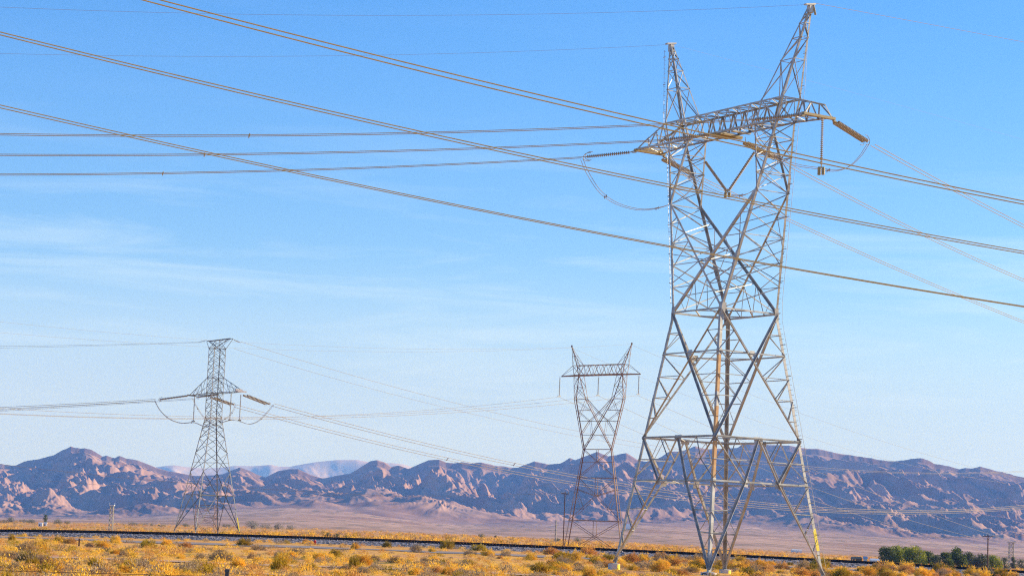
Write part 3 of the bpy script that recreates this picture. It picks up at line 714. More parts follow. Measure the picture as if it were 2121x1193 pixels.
# spans leaving the near tower
YL, YC_, YRt = tipL.y, cN.y, tipRn.y
spansL = [('upper twin wires running left from the near tower to the left edge', [(1556, 248), (1380, 257), (1300, 262.5), (700, 279), (330, 281), (0, 279)], (1655, 238), YRt),
 ('middle twin wires running left from the near tower to the left edge', [(1374, 291), (1160, 301), (700, 316), (495, 319.6), (231, 322), (0, 321)], (1480, 278), YC_),
 ('lower twin wires running left from the near tower to the left edge', [(1206, 326.5), (700, 350), (350, 359), (0, 362)], (1317, 313), YL)]
for lab, pts, ref, Y0 in spansL:
    ls = [wire_line(pts, ref, Y0, PHL, ext=(0, 40), off=k, dz=z) for k, z in ((-.2, .02), (.2, -.02))]
    conductor('twin_conductor', lab, ls, .028, wire_m, 'twin wires strung from the near tower', spacers=(.42,))
spansR = [('twin wires dropping right from the right arm of the near tower', [(1808, 301), (1961, 385), (2121, 469)], (1727, 254), tipR.y),
 ('twin wires dropping right from the middle of the near tower', [(1612, 329), (1642, 347), (1698, 377), (1821, 441), (1909, 484), (2121, 581)], (1545, 297), cP.y),
 ('twin wires dropping right from the left arm of the near tower', [(1447, 370), (1500, 390), (1634, 456), (1860, 559), (2121, 667)], (1373, 330), tipLv.y)]
for lab, pts, ref, Y0 in spansR:
    ls = [wire_line(pts, ref, Y0, PHR, ext=(0, 120), off=k, dz=z) for k, z in ((-.2, .03), (.2, -.03))]
    conductor('twin_conductor', lab, ls, .029, wire_m, 'twin wires strung from the near tower')
S1 = strain('single disc string pulling left under the right arm of the near tower', (1655, 238), (1558, 248.5), (1655, 238), YRt, PHL, .4, two=False)
S2 = strain('single disc string pulling left across the middle of the bridge', (1468.5, 279), (1377, 290), (1480, 278), YC_, PHL, .4, two=False)
S3 = strain('disc string reaching out left from the left arm tip of the near tower', (1303.6, 316), (1214.5, 325), (1317, 313), YL, PHL, .4, two=False)
S4 = strain('double disc string hanging down right from the right arm tip', (1732, 254.5), (1793, 293), (1727, 250), tipR.y, PHR, .42)
S5 = strain('double disc string slanting down right under the middle of the bridge', (1545, 297), (1609, 329.5), (1545, 297), cP.y, PHR, .42)
S6 = strain('double disc string slanting down right under the left arm', (1376, 331), (1434, 360.5), (1373, 330), tipLv.y, PHR, .42)
b = MB()
for p, q in ((tipL, S3[0]), (tipR, S4[0]), (tipLv, S6[0]), (tipRn, S1[0]), (cN, S2[0]), (cP, S5[0])): b.bar(p, q, .05)
b.build('strain_links', steel_mid, tower, ORG)
# hanging jumper strings
def hang(label, a, B, disc, n, grp, weight=True, m=porcelain, wl=.55, top=None):
    e = empty('insulator_string', a, label, 'insulator', grp); b = MB(); add_discs(b, a, B, disc, n); b.build('disc_string', m, e, a)
    return e
def weights(e, c, h=.6, r=.13, rz=0):
    for k in (-.17, .17):
        b = MB(); b.tube([c+Vector((k*math.cos(rz), k*math.sin(rz), 0)), c+Vector((k*math.cos(rz), k*math.sin(rz), -h))], r, 12); [b.tube([c+Vector((k*math.cos(rz), k*math.sin(rz), -h*f)), c+Vector((k*math.cos(rz), k*math.sin(rz), -h*f-.04))], r*1.15, 12) for f in (.1, .35, .6, .85)]; b.build('weight', brass, e, e.location)
    b = MB(); b.tube([c+Vector((0, 0, .3)), c], .04, 6); b.bar(c+Vector((-.25, 0, .02)), c+Vector((.25, 0, .02)), .06, .06); b.build('clamp', brass, e, e.location)
ya = tipRn.y+.7; a = at(1703.5, 245, ya); e = hang('vertical disc string with two weights below the right arm', a, Vector((a.x, a.y, at(1700, 342, ya).z)), .13, 24, 'disc insulator strings on the near tower')
weights(e, Vector((a.x, a.y, at(1699, 347, ya).z)), rz=-.5)
ym = T.w(0, 0, 0).y; apx = at(1507, 396, ym)
pl = lerp(P(-1, 1, 33.7), T.w(-IU, .99, z4), .55)
e = hang('left slanting disc string of the V in the tower window', at(1461.5, 336, ym+3.6), apx+Vector((-.08, 0, 0)), .13, 22, 'disc insulator strings on the near tower')
e2 = hang('right slanting disc string of the V in the tower window', at(1562.5, 316, ym-3.4), apx+Vector((.08, 0, 0)), .13, 24, 'disc insulator strings on the near tower')
weights(e2, apx-Vector((0, 0, .12)), .42, .12, -.5)
b = MB(); b.bar(at(1461.5, 336, ym+3.6), P(-1, 1, 34.6), .04); b.bar(at(1562.5, 316, ym-3.4), P(1, -1, 34.6), .04); b.build('strain_links', steel_mid, tower, ORG)
# jumper loops
def jumper(name, label, pts, Ys, grp, r=.026, sep=.34, m=wire_far, nspl=10):
    k = np.linspace(0, 1, len(pts)); kk = np.linspace(0, 1, 48); pts = np.array(pts, float)
    d = np.r_[0, np.cumsum(np.hypot(*np.diff(pts, axis=0).T))]; d /= d[-1]
    def cr(vals):   # smooth catmull-rom along chord length
        res = []
        for q in kk:
            i = min(max(int(np.searchsorted(d, q))-1, 0), len(d)-2); t = (q-d[i])/(d[i+1]-d[i]); v0 = vals[max(i-1, 0)]; v1 = vals[i]; v2 = vals[i+1]; v3 = vals[min(i+2, len(vals)-1)]
            h0 = (v2-v0)/max(d[min(i+1, len(d)-1)]-d[max(i-1, 0)], 1e-6)*(d[i+1]-d[i]); h1 = (v3-v1)/max(d[min(i+2, len(d)-1)]-d[i], 1e-6)*(d[i+1]-d[i])
            res.append((2*t**3-3*t*t+1)*v1+(t**3-2*t*t+t)*h0+(-2*t**3+3*t*t)*v2+(t**3-t*t)*h1)
        return np.array(res)
    X = cr(pts[:, 0]); Yp = cr(pts[:, 1]); base = [at(x, y, Ys[0]+(Ys[1]-Ys[0])*q) for x, y, q in zip(X, Yp, kk)]
    nrm = (base[-1]-base[0]).cross(Vector((0, 0, 1))).normalized()
    conductor(name, label, [[p+nrm*(sep/2)+Vector((0, 0, .03)) for p in base], [p-nrm*(sep/2)-Vector((0, 0, .03)) for p in base]], r, m, grp, spacers=(.3, .66), cat='jumper wire')
jumper('jumper_loop', 'drooping jumper loop under the left arm of the near tower', [(1205, 330), (1217, 358), (1243, 397), (1276, 421), (1322, 434), (1358, 432), (1388, 423), (1420, 404), (1446, 373)], (S3[1].y, S6[1].y), 'jumper loops of the near tower')
jumper('jumper_loop', 'jumper loop passing under the V string in the tower window', [(1373, 293), (1395, 335), (1440, 374), (1478, 396), (1507, 404), (1545, 403), (1575, 382), (1611, 334)], (S2[1].y, S5[1].y), 'jumper loops of the near tower')
jumper('jumper_loop', 'jumper loop carried by the weighted string below the right arm', [(1556, 251), (1572, 290), (1605, 324), (1650, 342), (1701, 350), (1728, 354), (1756, 347), (1780, 326), (1798, 299)], (S1[1].y, S4[1].y), 'jumper loops of the near tower')
def single(label, pts, ref, Y0, phi, r, ext=(0, 60), deg=2, m=wire_far, grp='thin single wires across the sky'):
    l = wire_line(pts, ref, Y0, phi, ext=ext, deg=deg, n=50); b = MB(); b.tube(l, r, 5); mid = l[len(l)//2]; o = b.build('ground_wire', m, None, mid); tag(o, label, 'ground wire', grp)
hL = T.w(-9.285, KO, HT); hR = T.w(9.285, KO, HT)
single('thin wire running left from the taller right horn along the top edge', [(1668, 10.5), (1300, 25.4), (950, 32.3), (700, 32.3), (350, 27.4), (0, 15.5)], (1668, 10.5), hR.y, PHL, .010)
single('thin wire running left from the left horn of the near tower', [(1381, 94), (1300, 96.8), (950, 111.6), (700, 116), (330, 117), (0, 111.6)], (1381, 94), hL.y, PHL, .010)
single('thin wire falling right from the taller right horn', [(1685, 7), (1860, 39), (2121, 88)], (1685, 7), hR.y, R_(40), .018)
single('faint thin wire falling right from the left horn behind the tower', [(1394, 94), (1560, 137), (1750, 188), (2110, 287)], (1394, 94), hL.y, R_(45), .006)

# ------------------------------------------------------------------ rusty tower behind (flat waist type)
MY, MTH = 424.0, 0.75
mc = at(1231, 1125, MY); MZ = Hs(mc.x, mc.y); M_ = Frame(mc.x, mc.y, MZ, MTH)
def lu(px, py): return M_.local(px, py, 0)
def sym(a, b_):
    u0, za = lu(*a); u1, zb = lu(*b_); return (u1-u0)/2, (za+zb)/2
feet = (sym((1168.3, 1128), (1291.6, 1130))[0], 0.0)
belts = [sym((1170.8, 1111), (1290, 1115)), sym((1176, 1077), (1283, 1081)), sym((1185.5, 1018), (1277, 1021)), sym((1195, 988.7), (1272, 991.5)), sym((1201, 956), (1268, 958)), sym((1205, 930), (1264, 932))]
kinkO = sym((1188.2, 826), (1290, 828)); kinkI = sym((1212, 826), (1264.6, 827)); wst = belts[-1]
midO = sym((1197.5, 871), (1278, 873.6)); up2 = sym((1201.3, 899), (1271.3, 902.5)); up1 = sym((1193.6, 848), (1283.4, 851.5))
botO = sym((1190, 778), (1291, 775.5)); botI = sym((1202, 777), (1279, 775)); topO = sym((1187.3, 758), (1295, 755)); topI = sym((1202.5, 757.5), (1279.7, 754.5)); hornA = sym((1180.9, 718.2), (1305, 712)); armT = sym((1161, 780), (1325, 774.5))
zb_ = botO[1]; zt_ = topO[1]; zarm = armT[1]
LZ = [0, wst[1], kinkO[1], zb_, zt_]; LU = [feet[0], wst[0], kinkO[0], botO[0], topO[0]]; LV = [.62, .26, .35, .78, .70]
def MP(s, t, z): return M_.w(s*float(np.interp(z, LZ, LU)), t*float(np.interp(z, LZ, LV)), z)
mt = empty('transmission_tower', M_.w(0, 0, 0), 'rusty brown lattice tower with two horns standing between the grey towers', 'transmission tower', 'lattice towers of the power line'); MO = M_.w(0, 0, 0)
Vm = lambda t: M_.d(0, t); Um = lambda s: M_.d(s, 0)
for s in (-1, 1):
    for t in (-1, 1):
        b = MB(); lv = [-1.0, wst[1], kinkO[1], zb_, zt_]
        for a, c in zip(lv[:-1], lv[1:]): b.angle(MP(s, t, a), MP(s, t, c), .21 if a < kinkO[1] else .16, Um(-s), Vm(-t))
        b.build('leg', rust, mt, MO)
for t in (-1, 1):
    b = MB()
    def mm(p, q, w=.11): b.angle(p, q, w, (0, 0, 1), Vm(-t))
    zl = [x[1] for x in belts]
    for z, w in ((zl[0], .12), (zl[1], .26), (zl[3], .2), (zl[5], .16), (zl[4], .1)): mm(MP(-1, t, z), MP(1, t, z), w)
    # X panels: feet-belt1, belt1-belt3, belt3-waist
    def X(za, zb, w=.11):
        mm(MP(-1, t, za), MP(1, t, zb), w); mm(MP(1, t, za), MP(-1, t, zb), w)
        wa = (MP(1, t, za)-MP(-1, t, za)).length; wb = (MP(1, t, zb)-MP(-1, t, zb)).length; zc = za+(zb-za)*wa/(wa+wb); c = lerp(MP(-1, t, zc), MP(1, t, zc), .5)
        tp = lerp(MP(-1, t, zb), MP(1, t, zb), .5); mm(c, tp, .09); return zc, c
    X(-1.2, zl[1]); zc, c = X(zl[1], zl[3]); X(zl[3], zl[5])
    for s in (-1, 1):
        mm(c, MP(s, t, zc+1.4), .12)
        q = lerp(MP(s, t, zl[1]), c, .48); mm(MP(s, t, q.z-MZ), q, .1); mm(MP(s, t, zc+1.2), q, .08)
    b.build('face_bracing', rust, mt, MO)
    b = MB()
    for s in (-1, 1):
        kI = M_.w(s*kinkI[0], t*.35, kinkI[1]); wOpp = MP(-s, t, wst[1])
        b.angle(kI, wOpp, .17, Vm(-t), Um(s))
        pA = M_.w(s*abs(lu(1246.5, 848)[0])*1.0, t*.32, up1[1]); pB = M_.w(-s*sym((1217, 870.7), (1254, 872))[0], t*.3, midO[1]); pC = MP(-s, t, up2[1])
        mm(kI, pA, .12); mm(pA, pB, .12); mm(pB, pC, .13)
        mm(MP(s, t, up1[1]), M_.w(s*sym((1222, 850), (1256, 850))[0], t*.32, up1[1]), .09)
        mm(MP(s, t, midO[1]), MP(-s, t, midO[1]), .08); mm(MP(s, t, up2[1]), MP(-s, t, up2[1]), .08)
        mm(MP(s, t, up1[1]), M_.w(s*sym((1217, 871), (1254, 873))[0], t*.3, midO[1]), .09); mm(MP(s, t, kinkO[1]), kI, .1)
        mm(kI, MP(s, t, midO[1]+.5), .08); mm(MP(s, t, kinkO[1]), M_.w(s*sym((1217, 850), (1262, 850))[0]*.8, t*.3, up1[1]), .07)
        mm(M_.w(s*2.2, t*.3, midO[1]), M_.w(s*1.7, t*.28, up2[1]), .07); mm(M_.w(s*.6, t*.28, up2[1]), MP(s, t, wst[1]+.4), .06)
        # fork column
        bi = M_.w(s*botI[0], t*.78, zb_); b.angle(kI, bi, .15, Um(s), Vm(-t)); zmid = (kinkO[1]+zb_)/2; im = lerp(kI, bi, .5)
        mm(MP(s, t, zmid), im, .09); mm(MP(s, t, kinkO[1]), im, .08); mm(kI, MP(s, t, zmid), .1); mm(MP(s, t, zmid), bi, .08); mm(im, MP(s, t, zb_), .1)
        mm(MP(s, t, zb_), M_.w(s*topI[0], t*.7, zt_), .09); mm(bi, MP(s, t, zt_), .13); mm(bi, M_.w(s*topI[0], t*.7, zt_), .1)
        # arm
        tip = M_.w(s*armT[0], 0, zarm); mm(MP(s, t, zb_), tip, .16); mm(MP(s, t, zt_), tip, .08)
        # horn
        ap = M_.w(s*hornA[0], t*.05, hornA[1]); oz = MP(s, t, zt_); iz = M_.w(s*topI[0], t*.7, zt_); b.angle(oz, ap, .16, Um(-s), Vm(-t)); b.angle(iz, ap, .11, Um(s), Vm(-t))
        mm(lerp(oz, ap, .5), lerp(iz, ap, .5), .08); mm(oz, lerp(iz, ap, .5), .07); mm(iz, lerp(oz, ap, .5), .07)
    b.bar(M_.w(-armT[0], 0, zarm-.02), M_.w(armT[0], 0, zarm-.02), .10, .16) if t > 0 else None
    mm(M_.w(-botO[0], t*.78, zb_), M_.w(botO[0], t*.78, zb_), .2); mm(M_.w(-topO[0], t*.7, zt_), M_.w(topO[0], t*.7, zt_), .14)
    xs = np.linspace(-botI[0], botI[0], 6)
    for i in range(5):
        mm(M_.w(xs[i], t*.76, zb_), M_.w((xs[i]+xs[i+1])/2, t*.69, zt_), .11); mm(M_.w((xs[i]+xs[i+1])/2, t*.69, zt_), M_.w(xs[i+1], t*.76, zb_), .11)
    b.build('upper_frame', rust, mt, MO)
b = MB()
for s in (-1, 1):
    for a, c in ((kinkO[1], (kinkO[1]+zb_)/2), ((kinkO[1]+zb_)/2, zb_)): b.angle(MP(s, -1, a), MP(s, 1, c), .08, (0, 0, 1), Um(-s)); b.angle(MP(s, 1, a), MP(s, -1, c), .08, (0, 0, 1), Um(-s))
    for z in np.linspace(.5, wst[1], 12): b.angle(MP(s, -1, z), MP(s, 1, z), .07, (0, 0, 1), Um(-s))
    ap = M_.w(s*hornA[0], 0, hornA[1]); b.box(ap-Vector((0, 0, .15)), .3, .3, .4, 0)
for u in np.linspace(-botO[0], botO[0], 12): b.angle(M_.w(u, -.76, zb_), M_.w(u, .76, zb_), .09, (0, 0, 1), Um(1)); b.angle(M_.w(u, -.68, zt_), M_.w(u, .68, zt_), .07, (0, 0, 1), Um(1))
b.build('lacing', rust, mt, MO)
midIns = []
for px0, py0, px1, py1, lab in ((1159.8, 783, 1157.6, 819.5, 'left'), (1239.8, 782, 1238.3, 818, 'middle'), (1323.5, 779, 1321.8, 816, 'right')):
    u_, z_ = lu(px0, py0); a = M_.w(u_, 0, z_); zz = lu(px1, py1)[1]; B = Vector((a.x, a.y, MZ+zz))
    e = hang(lab+' hanging insulator string of the rusty tower', a, B, .14, 24, 'insulator strings on the rusty tower', m=steel_mid)
    b = MB(); b.bar(B-M_.d(0, .5)-Vector((0, 0, .05)), B+M_.d(0, .5)-Vector((0, 0, .05)), .12, .12); b.bar(a, a+Vector((0, 0, .45)), .06); b.build('clamp', steel_mid, e, a)
    midIns.append(a)

# ------------------------------------------------------------------ left tower (single mast, one crossarm level)
LY, LTH = 440.0, 0.98
lc = at(428.5, 1101, LY); LZ0 = lc.z; LT = Frame(lc.x, lc.y, LZ0, LTH); LO = LT.w(0, 0, 0)
def zl_(py, px=440): return LT.local(px, py, 0)[1]
def hw(px0, px1, py): # half diagonal -> half side
    u0 = (at(px1, py, LY)-at(px0, py, LY)).length/2; return u0/(math.cos(LTH)+math.sin(LTH))
zW = zl_(866); hB = hw(357.5, 498.5, 1102); hW_ = hw(426, 463, 866); hT = hw(436, 473, 724)
zTop = zl_(724); zTip = zl_(704.5, 455); zCj = zl_(783, 450); zAr = zl_(814, 448)
def LP(s, t, z):
    h = float(np.interp(z, [-1, 0, zW, zTop], [hB*1.02, hB, hW_, hT])); return LT.w(s*h, t*h, z)
lt = empty('transmission_tower', LO, 'slim grey lattice tower with one short crossarm standing alone at left', 'transmission tower', 'lattice towers of the power line')
Ul = lambda s: LT.d(s, 0); Vl = lambda t: LT.d(0, t)
for s in (-1, 1):
    for t in (-1, 1):
        b = MB()
        for a, c, w in ((-.6, zW, .24), (zW, zTop, .19)): b.angle(LP(s, t, a), LP(s, t, c), w, Ul(-s), Vl(-t))
        b.build('leg', steel, lt, LO)
        if (s, t) == (1, 1):
            b = MB(); b.angle(LP(s, t, .3)+Ul(1)*.03+Vl(1)*.03, LP(s, t, 3.2)+Ul(1)*.03+Vl(1)*.03, .3, Ul(-1), Vl(-1), t=.04); b.build('yellow_guard', yellow, lt, LO)
zb1, zb2 = zl_(1026, 433), zl_(978, 437)
lfaces = [((-1, -1), (1, -1), Vl(-1)), ((1, -1), (1, 1), Ul(1)), ((1, 1), (-1, 1), Vl(1)), ((-1, 1), (-1, -1), Ul(-1))]
for c0, c1, n in lfaces:
    b = MB()
    def me_(p, q, w): b.angle(p, q, w, (0, 0, 1), -n)
    A0 = lambda z: LP(*c0, z)
    B0 = lambda z: LP(*c1, z)
    me_(A0(zb1), B0(zb1), .16); M1 = lerp(A0(zb1), B0(zb1), .5)
    me_(A0(0), M1, .17); me_(B0(0), M1, .17); me_(A0(zb2), M1, .15); me_(B0(zb2), M1, .15)
    for A in (A0, B0):
        for z, zn_ in ((zb1*.98, zb1*.66), (zb1*.66, zb1*.36)): q = lerp(A(0), M1, zn_/zb1); me_(A(z), q, .08); me_(A(zn_), q, .07)
        z = (zb1+zb2)/2; q = lerp(A(zb2), M1, .5); me_(A(z), q, .07); me_(A(zb1+.2), q, .07)
    lv = [zb2]; z = zb2
    for py in (938, 908, 889, 877, 866): lv.append(zl_(py))
    for a, c in zip(lv[:-1], lv[1:]): me_(A0(a), B0(c), .12); me_(B0(a), A0(c), .12)
    for k in (1,): zz = (lv[0]+lv[1])/2; me_(A0(zz), B0(zz), .05)
    lv = list(np.linspace(zW, zAr, 4))+[(zAr+zCj)/2, zCj]+list(np.linspace(zCj, zTop, 5))[1:]
    for a, c in zip(lv[:-1], lv[1:]): me_(A0(a), B0(c), .10); me_(B0(a), A0(c), .10)
    for z in (zW, zCj, zTop, zAr): me_(A0(z), B0(z), .12)
    b.build('face_bracing', steel_far, lt, LO)
# crossarm
AU = 7.6
for s in (-1, 1):
    b = MB(); ue = (lambda: 0)
    tipx = LT.local(397 if s < 0 else 501, 815.5 if s < 0 else 811, 0)[0]
    for t in (-1, 1):
        rb = LP(s, t, zAr-.1); rt = LP(s, t, zCj); tp = LT.w(tipx, t*.55, zAr-.15)
        b.angle(rb, tp, .15, (0, 0, 1), Vl(-t)); b.angle(rt, tp, .12, (0, 0, 1), Vl(-t))
        for k in (.3, .55, .78): b.angle(lerp(rb, tp, k), lerp(rt, tp, k), .08, Ul(s), Vl(-t)); b.angle(lerp(rb, tp, k), lerp(rt, tp, k-.22), .08, Ul(s), Vl(-t))
    for k in (.0, .3, .55, .78, 1): b.angle(lerp(LP(s, -1, zAr-.1), LT.w(tipx, -.55, zAr-.15), k), lerp(LP(s, 1, zAr-.1), LT.w(tipx, .55, zAr-.15), k), .09, (0, 0, 1), Ul(s))
    b.bar(LT.w(tipx, -1.0, zAr-.1), LT.w(tipx, 1.0, zAr-.1), .24, .3, mi=1 if s > 0 else 0)
    if s > 0: b.bar(LT.w(tipx-.3, -1.3, zAr+.15), LT.w(tipx-.3, .2, zAr+.15), .3, .5, mi=1)
    b.build('crossarm', [steel_far, concrete], lt, LO)
# top wing with two small arms along the mast head
b = MB(); uL, zL_ = LT.local(431, 706.5, 0); uR, zR_ = LT.local(480, 702.5, 0); zz = (zL_+zR_)/2
for t in (-1, 1):
    b.angle(LT.w(uL, t*.35, zz), LT.w(uR, t*.35, zz), .16, (0, 0, 1), Vl(-t))
    for s, u in ((-1, uL), (1, uR)):
        b.angle(LP(s, t, zTop), LT.w(u, t*.35, zz), .14, (0, 0, 1), Vl(-t)); b.angle(LP(s, t, zTop), LT.w(0, t*.35, zz), .09, (0, 0, 1), Vl(-t)); b.angle(LP(-s, t, zTop), LT.w(u*.6, t*.35, zz), .08, (0, 0, 1), Vl(-t)); b.angle(LT.w(0, t*.35, zTop), LT.w(u*.8, t*.35, zz), .08, (0, 0, 1), Vl(-t))
for k in (0, .25, .5, .75, 1): b.angle(LT.w(uL+(uR-uL)*k, -.35, zz), LT.w(uL+(uR-uL)*k, .35, zz), .1, (0, 0, 1), Ul(1))
b.build('head_frame', steel_far, lt, LO)
# strings and wires of the left tower
GI = 'disc insulator strings on the left tower'
tl = LT.w(LT.local(397, 815.5, 0)[0], -.8, zAr); tr = LT.w(LT.local(501, 811, 0)[0], .8, zAr)
strain('double disc string stretching left from the left arm of the left tower', (388, 819.5), (331, 827), (395, 816), tl.y, PHL, 1.25, .2, 18, True, True, GI, porcelain)
strain('double disc string slanting right from the right arm of the left tower', (508, 818.5), (555, 837), (503, 814), tr.y, PHR, 1.25, .2, 18, True, True, GI, porcelain)
strain('double disc string stretching left beside the mast of the left tower', (452, 817), (409, 822), (455, 816), LY, PHL, 1.25, .2, 16, True, True, GI, porcelain)
strain('double disc string slanting right from the mast of the left tower', (440, 823), (482, 838), (440, 823), LY, PHR, 1.25, .2, 16, True, True, GI, porcelain)
strain('short string at the left end of the left tower head', (425, 705.5), (414, 708), (431, 706.5), LY+2, PHL, .4, .1, 8, False, False, GI, porcelain)
strain('short string at the right end of the left tower head', (485, 704), (497, 709), (480, 702.5), LY-2, PHR, .4, .1, 8, False, False, GI, porcelain)
for px, p0, p1, lab in ((403.5, 818, 872, 'hanging string under the left arm of the left tower'), (479, 815, 869, 'inner hanging string under the right arm of the left tower'), (499, 817, 870, 'outer hanging string under the right arm of the left tower')):
    a = at(px, p0, LY); B = Vector((a.x, a.y, at(px, p1, LY).z)); e = hang(lab, a, B, .14, 22, GI, m=porcelain); b = MB(); b.bar(B-Vector((.35, 0, 0)), B+Vector((.35, 0, 0)), .25, .18); b.build('weight', brass, e, a)
jumper('jumper_loop', 'drooping jumper loop at the left side of the left tower', [(320, 829), (332, 850), (352, 868), (376, 876), (402, 875), (425, 883), (445, 880)], (LY-3, LY), 'jumper loops of the left tower', r=.04, sep=.6)
jumper('jumper_loop', 'drooping jumper loop at the right side of the left tower', [(566, 838), (550, 858), (533, 873), (515, 878), (496, 872), (478, 870), (455, 876)], (LY+5, LY), 'jumper loops of the left tower', r=.04, sep=.6)
jumper('jumper_loop', 'jumper loop dropping left beside the mast of the left tower', [(399, 825), (412, 850), (430, 872), (450, 882)], (LY-2, LY), 'jumper loops of the left tower', r=.036, sep=.6)
jumper('jumper_loop', 'jumper loop dropping right beside the mast of the left tower', [(488, 841), (478, 858), (465, 868), (450, 874)], (LY+2, LY), 'jumper loops of the left tower', r=.036, sep=.6)
GLn = 'wires strung from the left tower'
def pairw(label, pts, ref, Y0, phi, r, sep, dz, grp, ext=(0, 80), deg=2, sp=()):
    ls = [wire_line(pts, ref, Y0, phi, ext=ext, off=k*sep, dz=k*dz, deg=deg) for k in (-.5, .5)]
    conductor('twin_conductor', label, ls, r, wire_far, grp, spacers=sp)
pairw('upper twin wires leaving the left tower for the left edge', [(322, 828), (165, 837), (0, 845)], (395, 816), tl.y, PHL, .042, .5, -.3, GLn)
pairw('lower twin wires leaving the left tower for the left edge', [(399, 826), (320, 831), (181, 840), (0, 850)], (455, 816), LY, PHL, .03, .5, -.2, GLn)
pairw('upper long wires falling right from the left tower behind the tall tower', [(566, 838), (600, 848), (700, 875), (869, 917), (1085, 965), (1187, 986), (1400, 1020), (1560, 1040), (1816, 1057), (2121, 1047)], (503, 814), tr.y, PHR, .05, .5, -.5, GLn, deg=3, sp=(.2, .5))
pairw('lower long wires falling right from the left tower behind the tall tower', [(487, 840), (600, 872), (700, 897), (781, 917), (942, 954), (1187, 1000), (1400, 1032), (1560, 1049), (1816, 1062), (2121, 1052)], (440, 823), LY, PHR, .05, .5, -.5, GLn, deg=3, sp=(.16, .6))
def sl(label, *a, **k): single(label, *a, **k)
G2 = 'thin wires of the left tower'
sl('thin wire from the left tower head to the left edge', [(413, 708), (250, 713), (0, 717)], (413, 708), LY, PHL, .022, grp=G2)
sl('second thin wire from the left tower head to the left edge', [(430, 709), (250, 715), (0, 720.5)], (430, 709), LY+6, PHL, .018, grp=G2)
sl('upper thin wire falling right from the left tower head', [(499, 709), (600, 739), (700, 768), (899, 823), (971, 840.5), (1200, 892), (1340, 922), (1481, 944), (1667, 965), (1860, 976), (2121, 975)], (499, 709), LY, PHR, .034, deg=3, grp=G2)
sl('lower thin wire falling right from the left tower head', [(485, 722), (600, 757), (700, 787), (899, 838), (1200, 902), (1340, 930), (1481, 950), (1667, 969), (1860, 979), (2121, 977)], (485, 722), LY+6, PHR, .028, deg=3, grp=G2)
G3 = 'wires strung from the rusty tower'; PM = R_(47)
sl('thin wire from the left horn of the rusty tower to the left edge', [(1181, 719), (951, 724), (700, 719), (429, 703), (231, 689), (0, 667)], (1181, 719), MY, PM, .013, grp=G3)
sl('thin wire from the right horn of the rusty tower to the left edge', [(1304, 713), (964, 727.5), (700, 728), (480, 720), (237, 707), (0, 689)], (1304, 713), MY, PM, .013, grp=G3)
sl('thin wire from the right horn of the rusty tower passing behind the tall tower', [(1305, 713), (1365, 738), (1552, 817), (1660, 856), (1860, 923), (2013, 967)], (1305, 713), MY, PM, .02, grp=G3)
sl('thin wire from the left horn of the rusty tower passing behind the tall tower', [(1181, 719), (1253, 749.5), (1352, 792), (1396, 809), (1535, 861), (1669, 903), (1821, 948)], (1181, 719), MY, PM, .018, grp=G3)
for lab, mi_, lp, rp in (('left', 0, [(1158, 822), (899, 847.6), (600, 864), (426, 866), (0, 856)], [(1158, 822), (1187, 836), (1280, 876), (1332, 898), (1540, 985), (1760, 1060)]),
                   ('middle', 1, [(1238, 820), (1187, 826.5), (899, 852), (657, 862.5), (426, 863), (33, 847)], [(1238, 820), (1289, 842.6), (1420, 901.5), (1600, 980), (1800, 1050)]),
                   ('right', 2, [(1321, 818), (1187, 835), (899, 858), (600, 866), (426, 868), (0, 858)], [(1321, 818), (1335, 824), (1400, 856), (1481, 888), (1684, 972), (1860, 1040)])):
    Y0 = midIns[mi_].y
    sl('wire running left from the '+lab+' insulator of the rusty tower', lp, lp[0], Y0, PM, .026, grp=G3); sl('wire falling right from the '+lab+' insulator of the rusty tower', rp, rp[0], Y0, PM, .03, grp=G3)
sl('faint tan wire crossing the dark slope of the left mountain', [(30, 965), (132, 976), (225, 986), (300, 993), (420, 1003)], (132, 976), 700, R_(10), .05, ext=(120, 60), grp='faint far wires in front of the mountains')

# ------------------------------------------------------------------ railway
def railz(X): return float(np.interp(np.clip(X/YR, -.32, .32), ra, re_)*YR)
track = empty('railway_track', (0, YR, railz(0)-.9), 'long dark railway track on a grey stone ballast bank crossing the desert', 'railway track')
xs = np.arange(-230, 231, 3.0)
zs = np.array([railz(x) for x in xs]); kern = np.ones(15)/15.; zs = np.convolve(np.pad(zs, 7, mode='edge'), kern, 'valid')
b = MB(); prof = [(-4.9, -1.25), (-1.9, -.38), (1.9, -.38), (4.9, -1.25)]
for i, x in enumerate(xs):
    for y, z in prof: b.v.append((x, YR+y, zs[i]+z))
for i in range(len(xs)-1):
    for j in range(3): b.f.append((i*4+j, (i+1)*4+j, (i+1)*4+j+1, i*4+j+1)); b.mi.append(0)
bal = mat('ballast_stone', (.10, .085, .08), .95, (.40, .35, .32), 2.6, detail=6, bump=1., lo=.40, hi=.60)
b.build('ballast', bal, track, track.location)
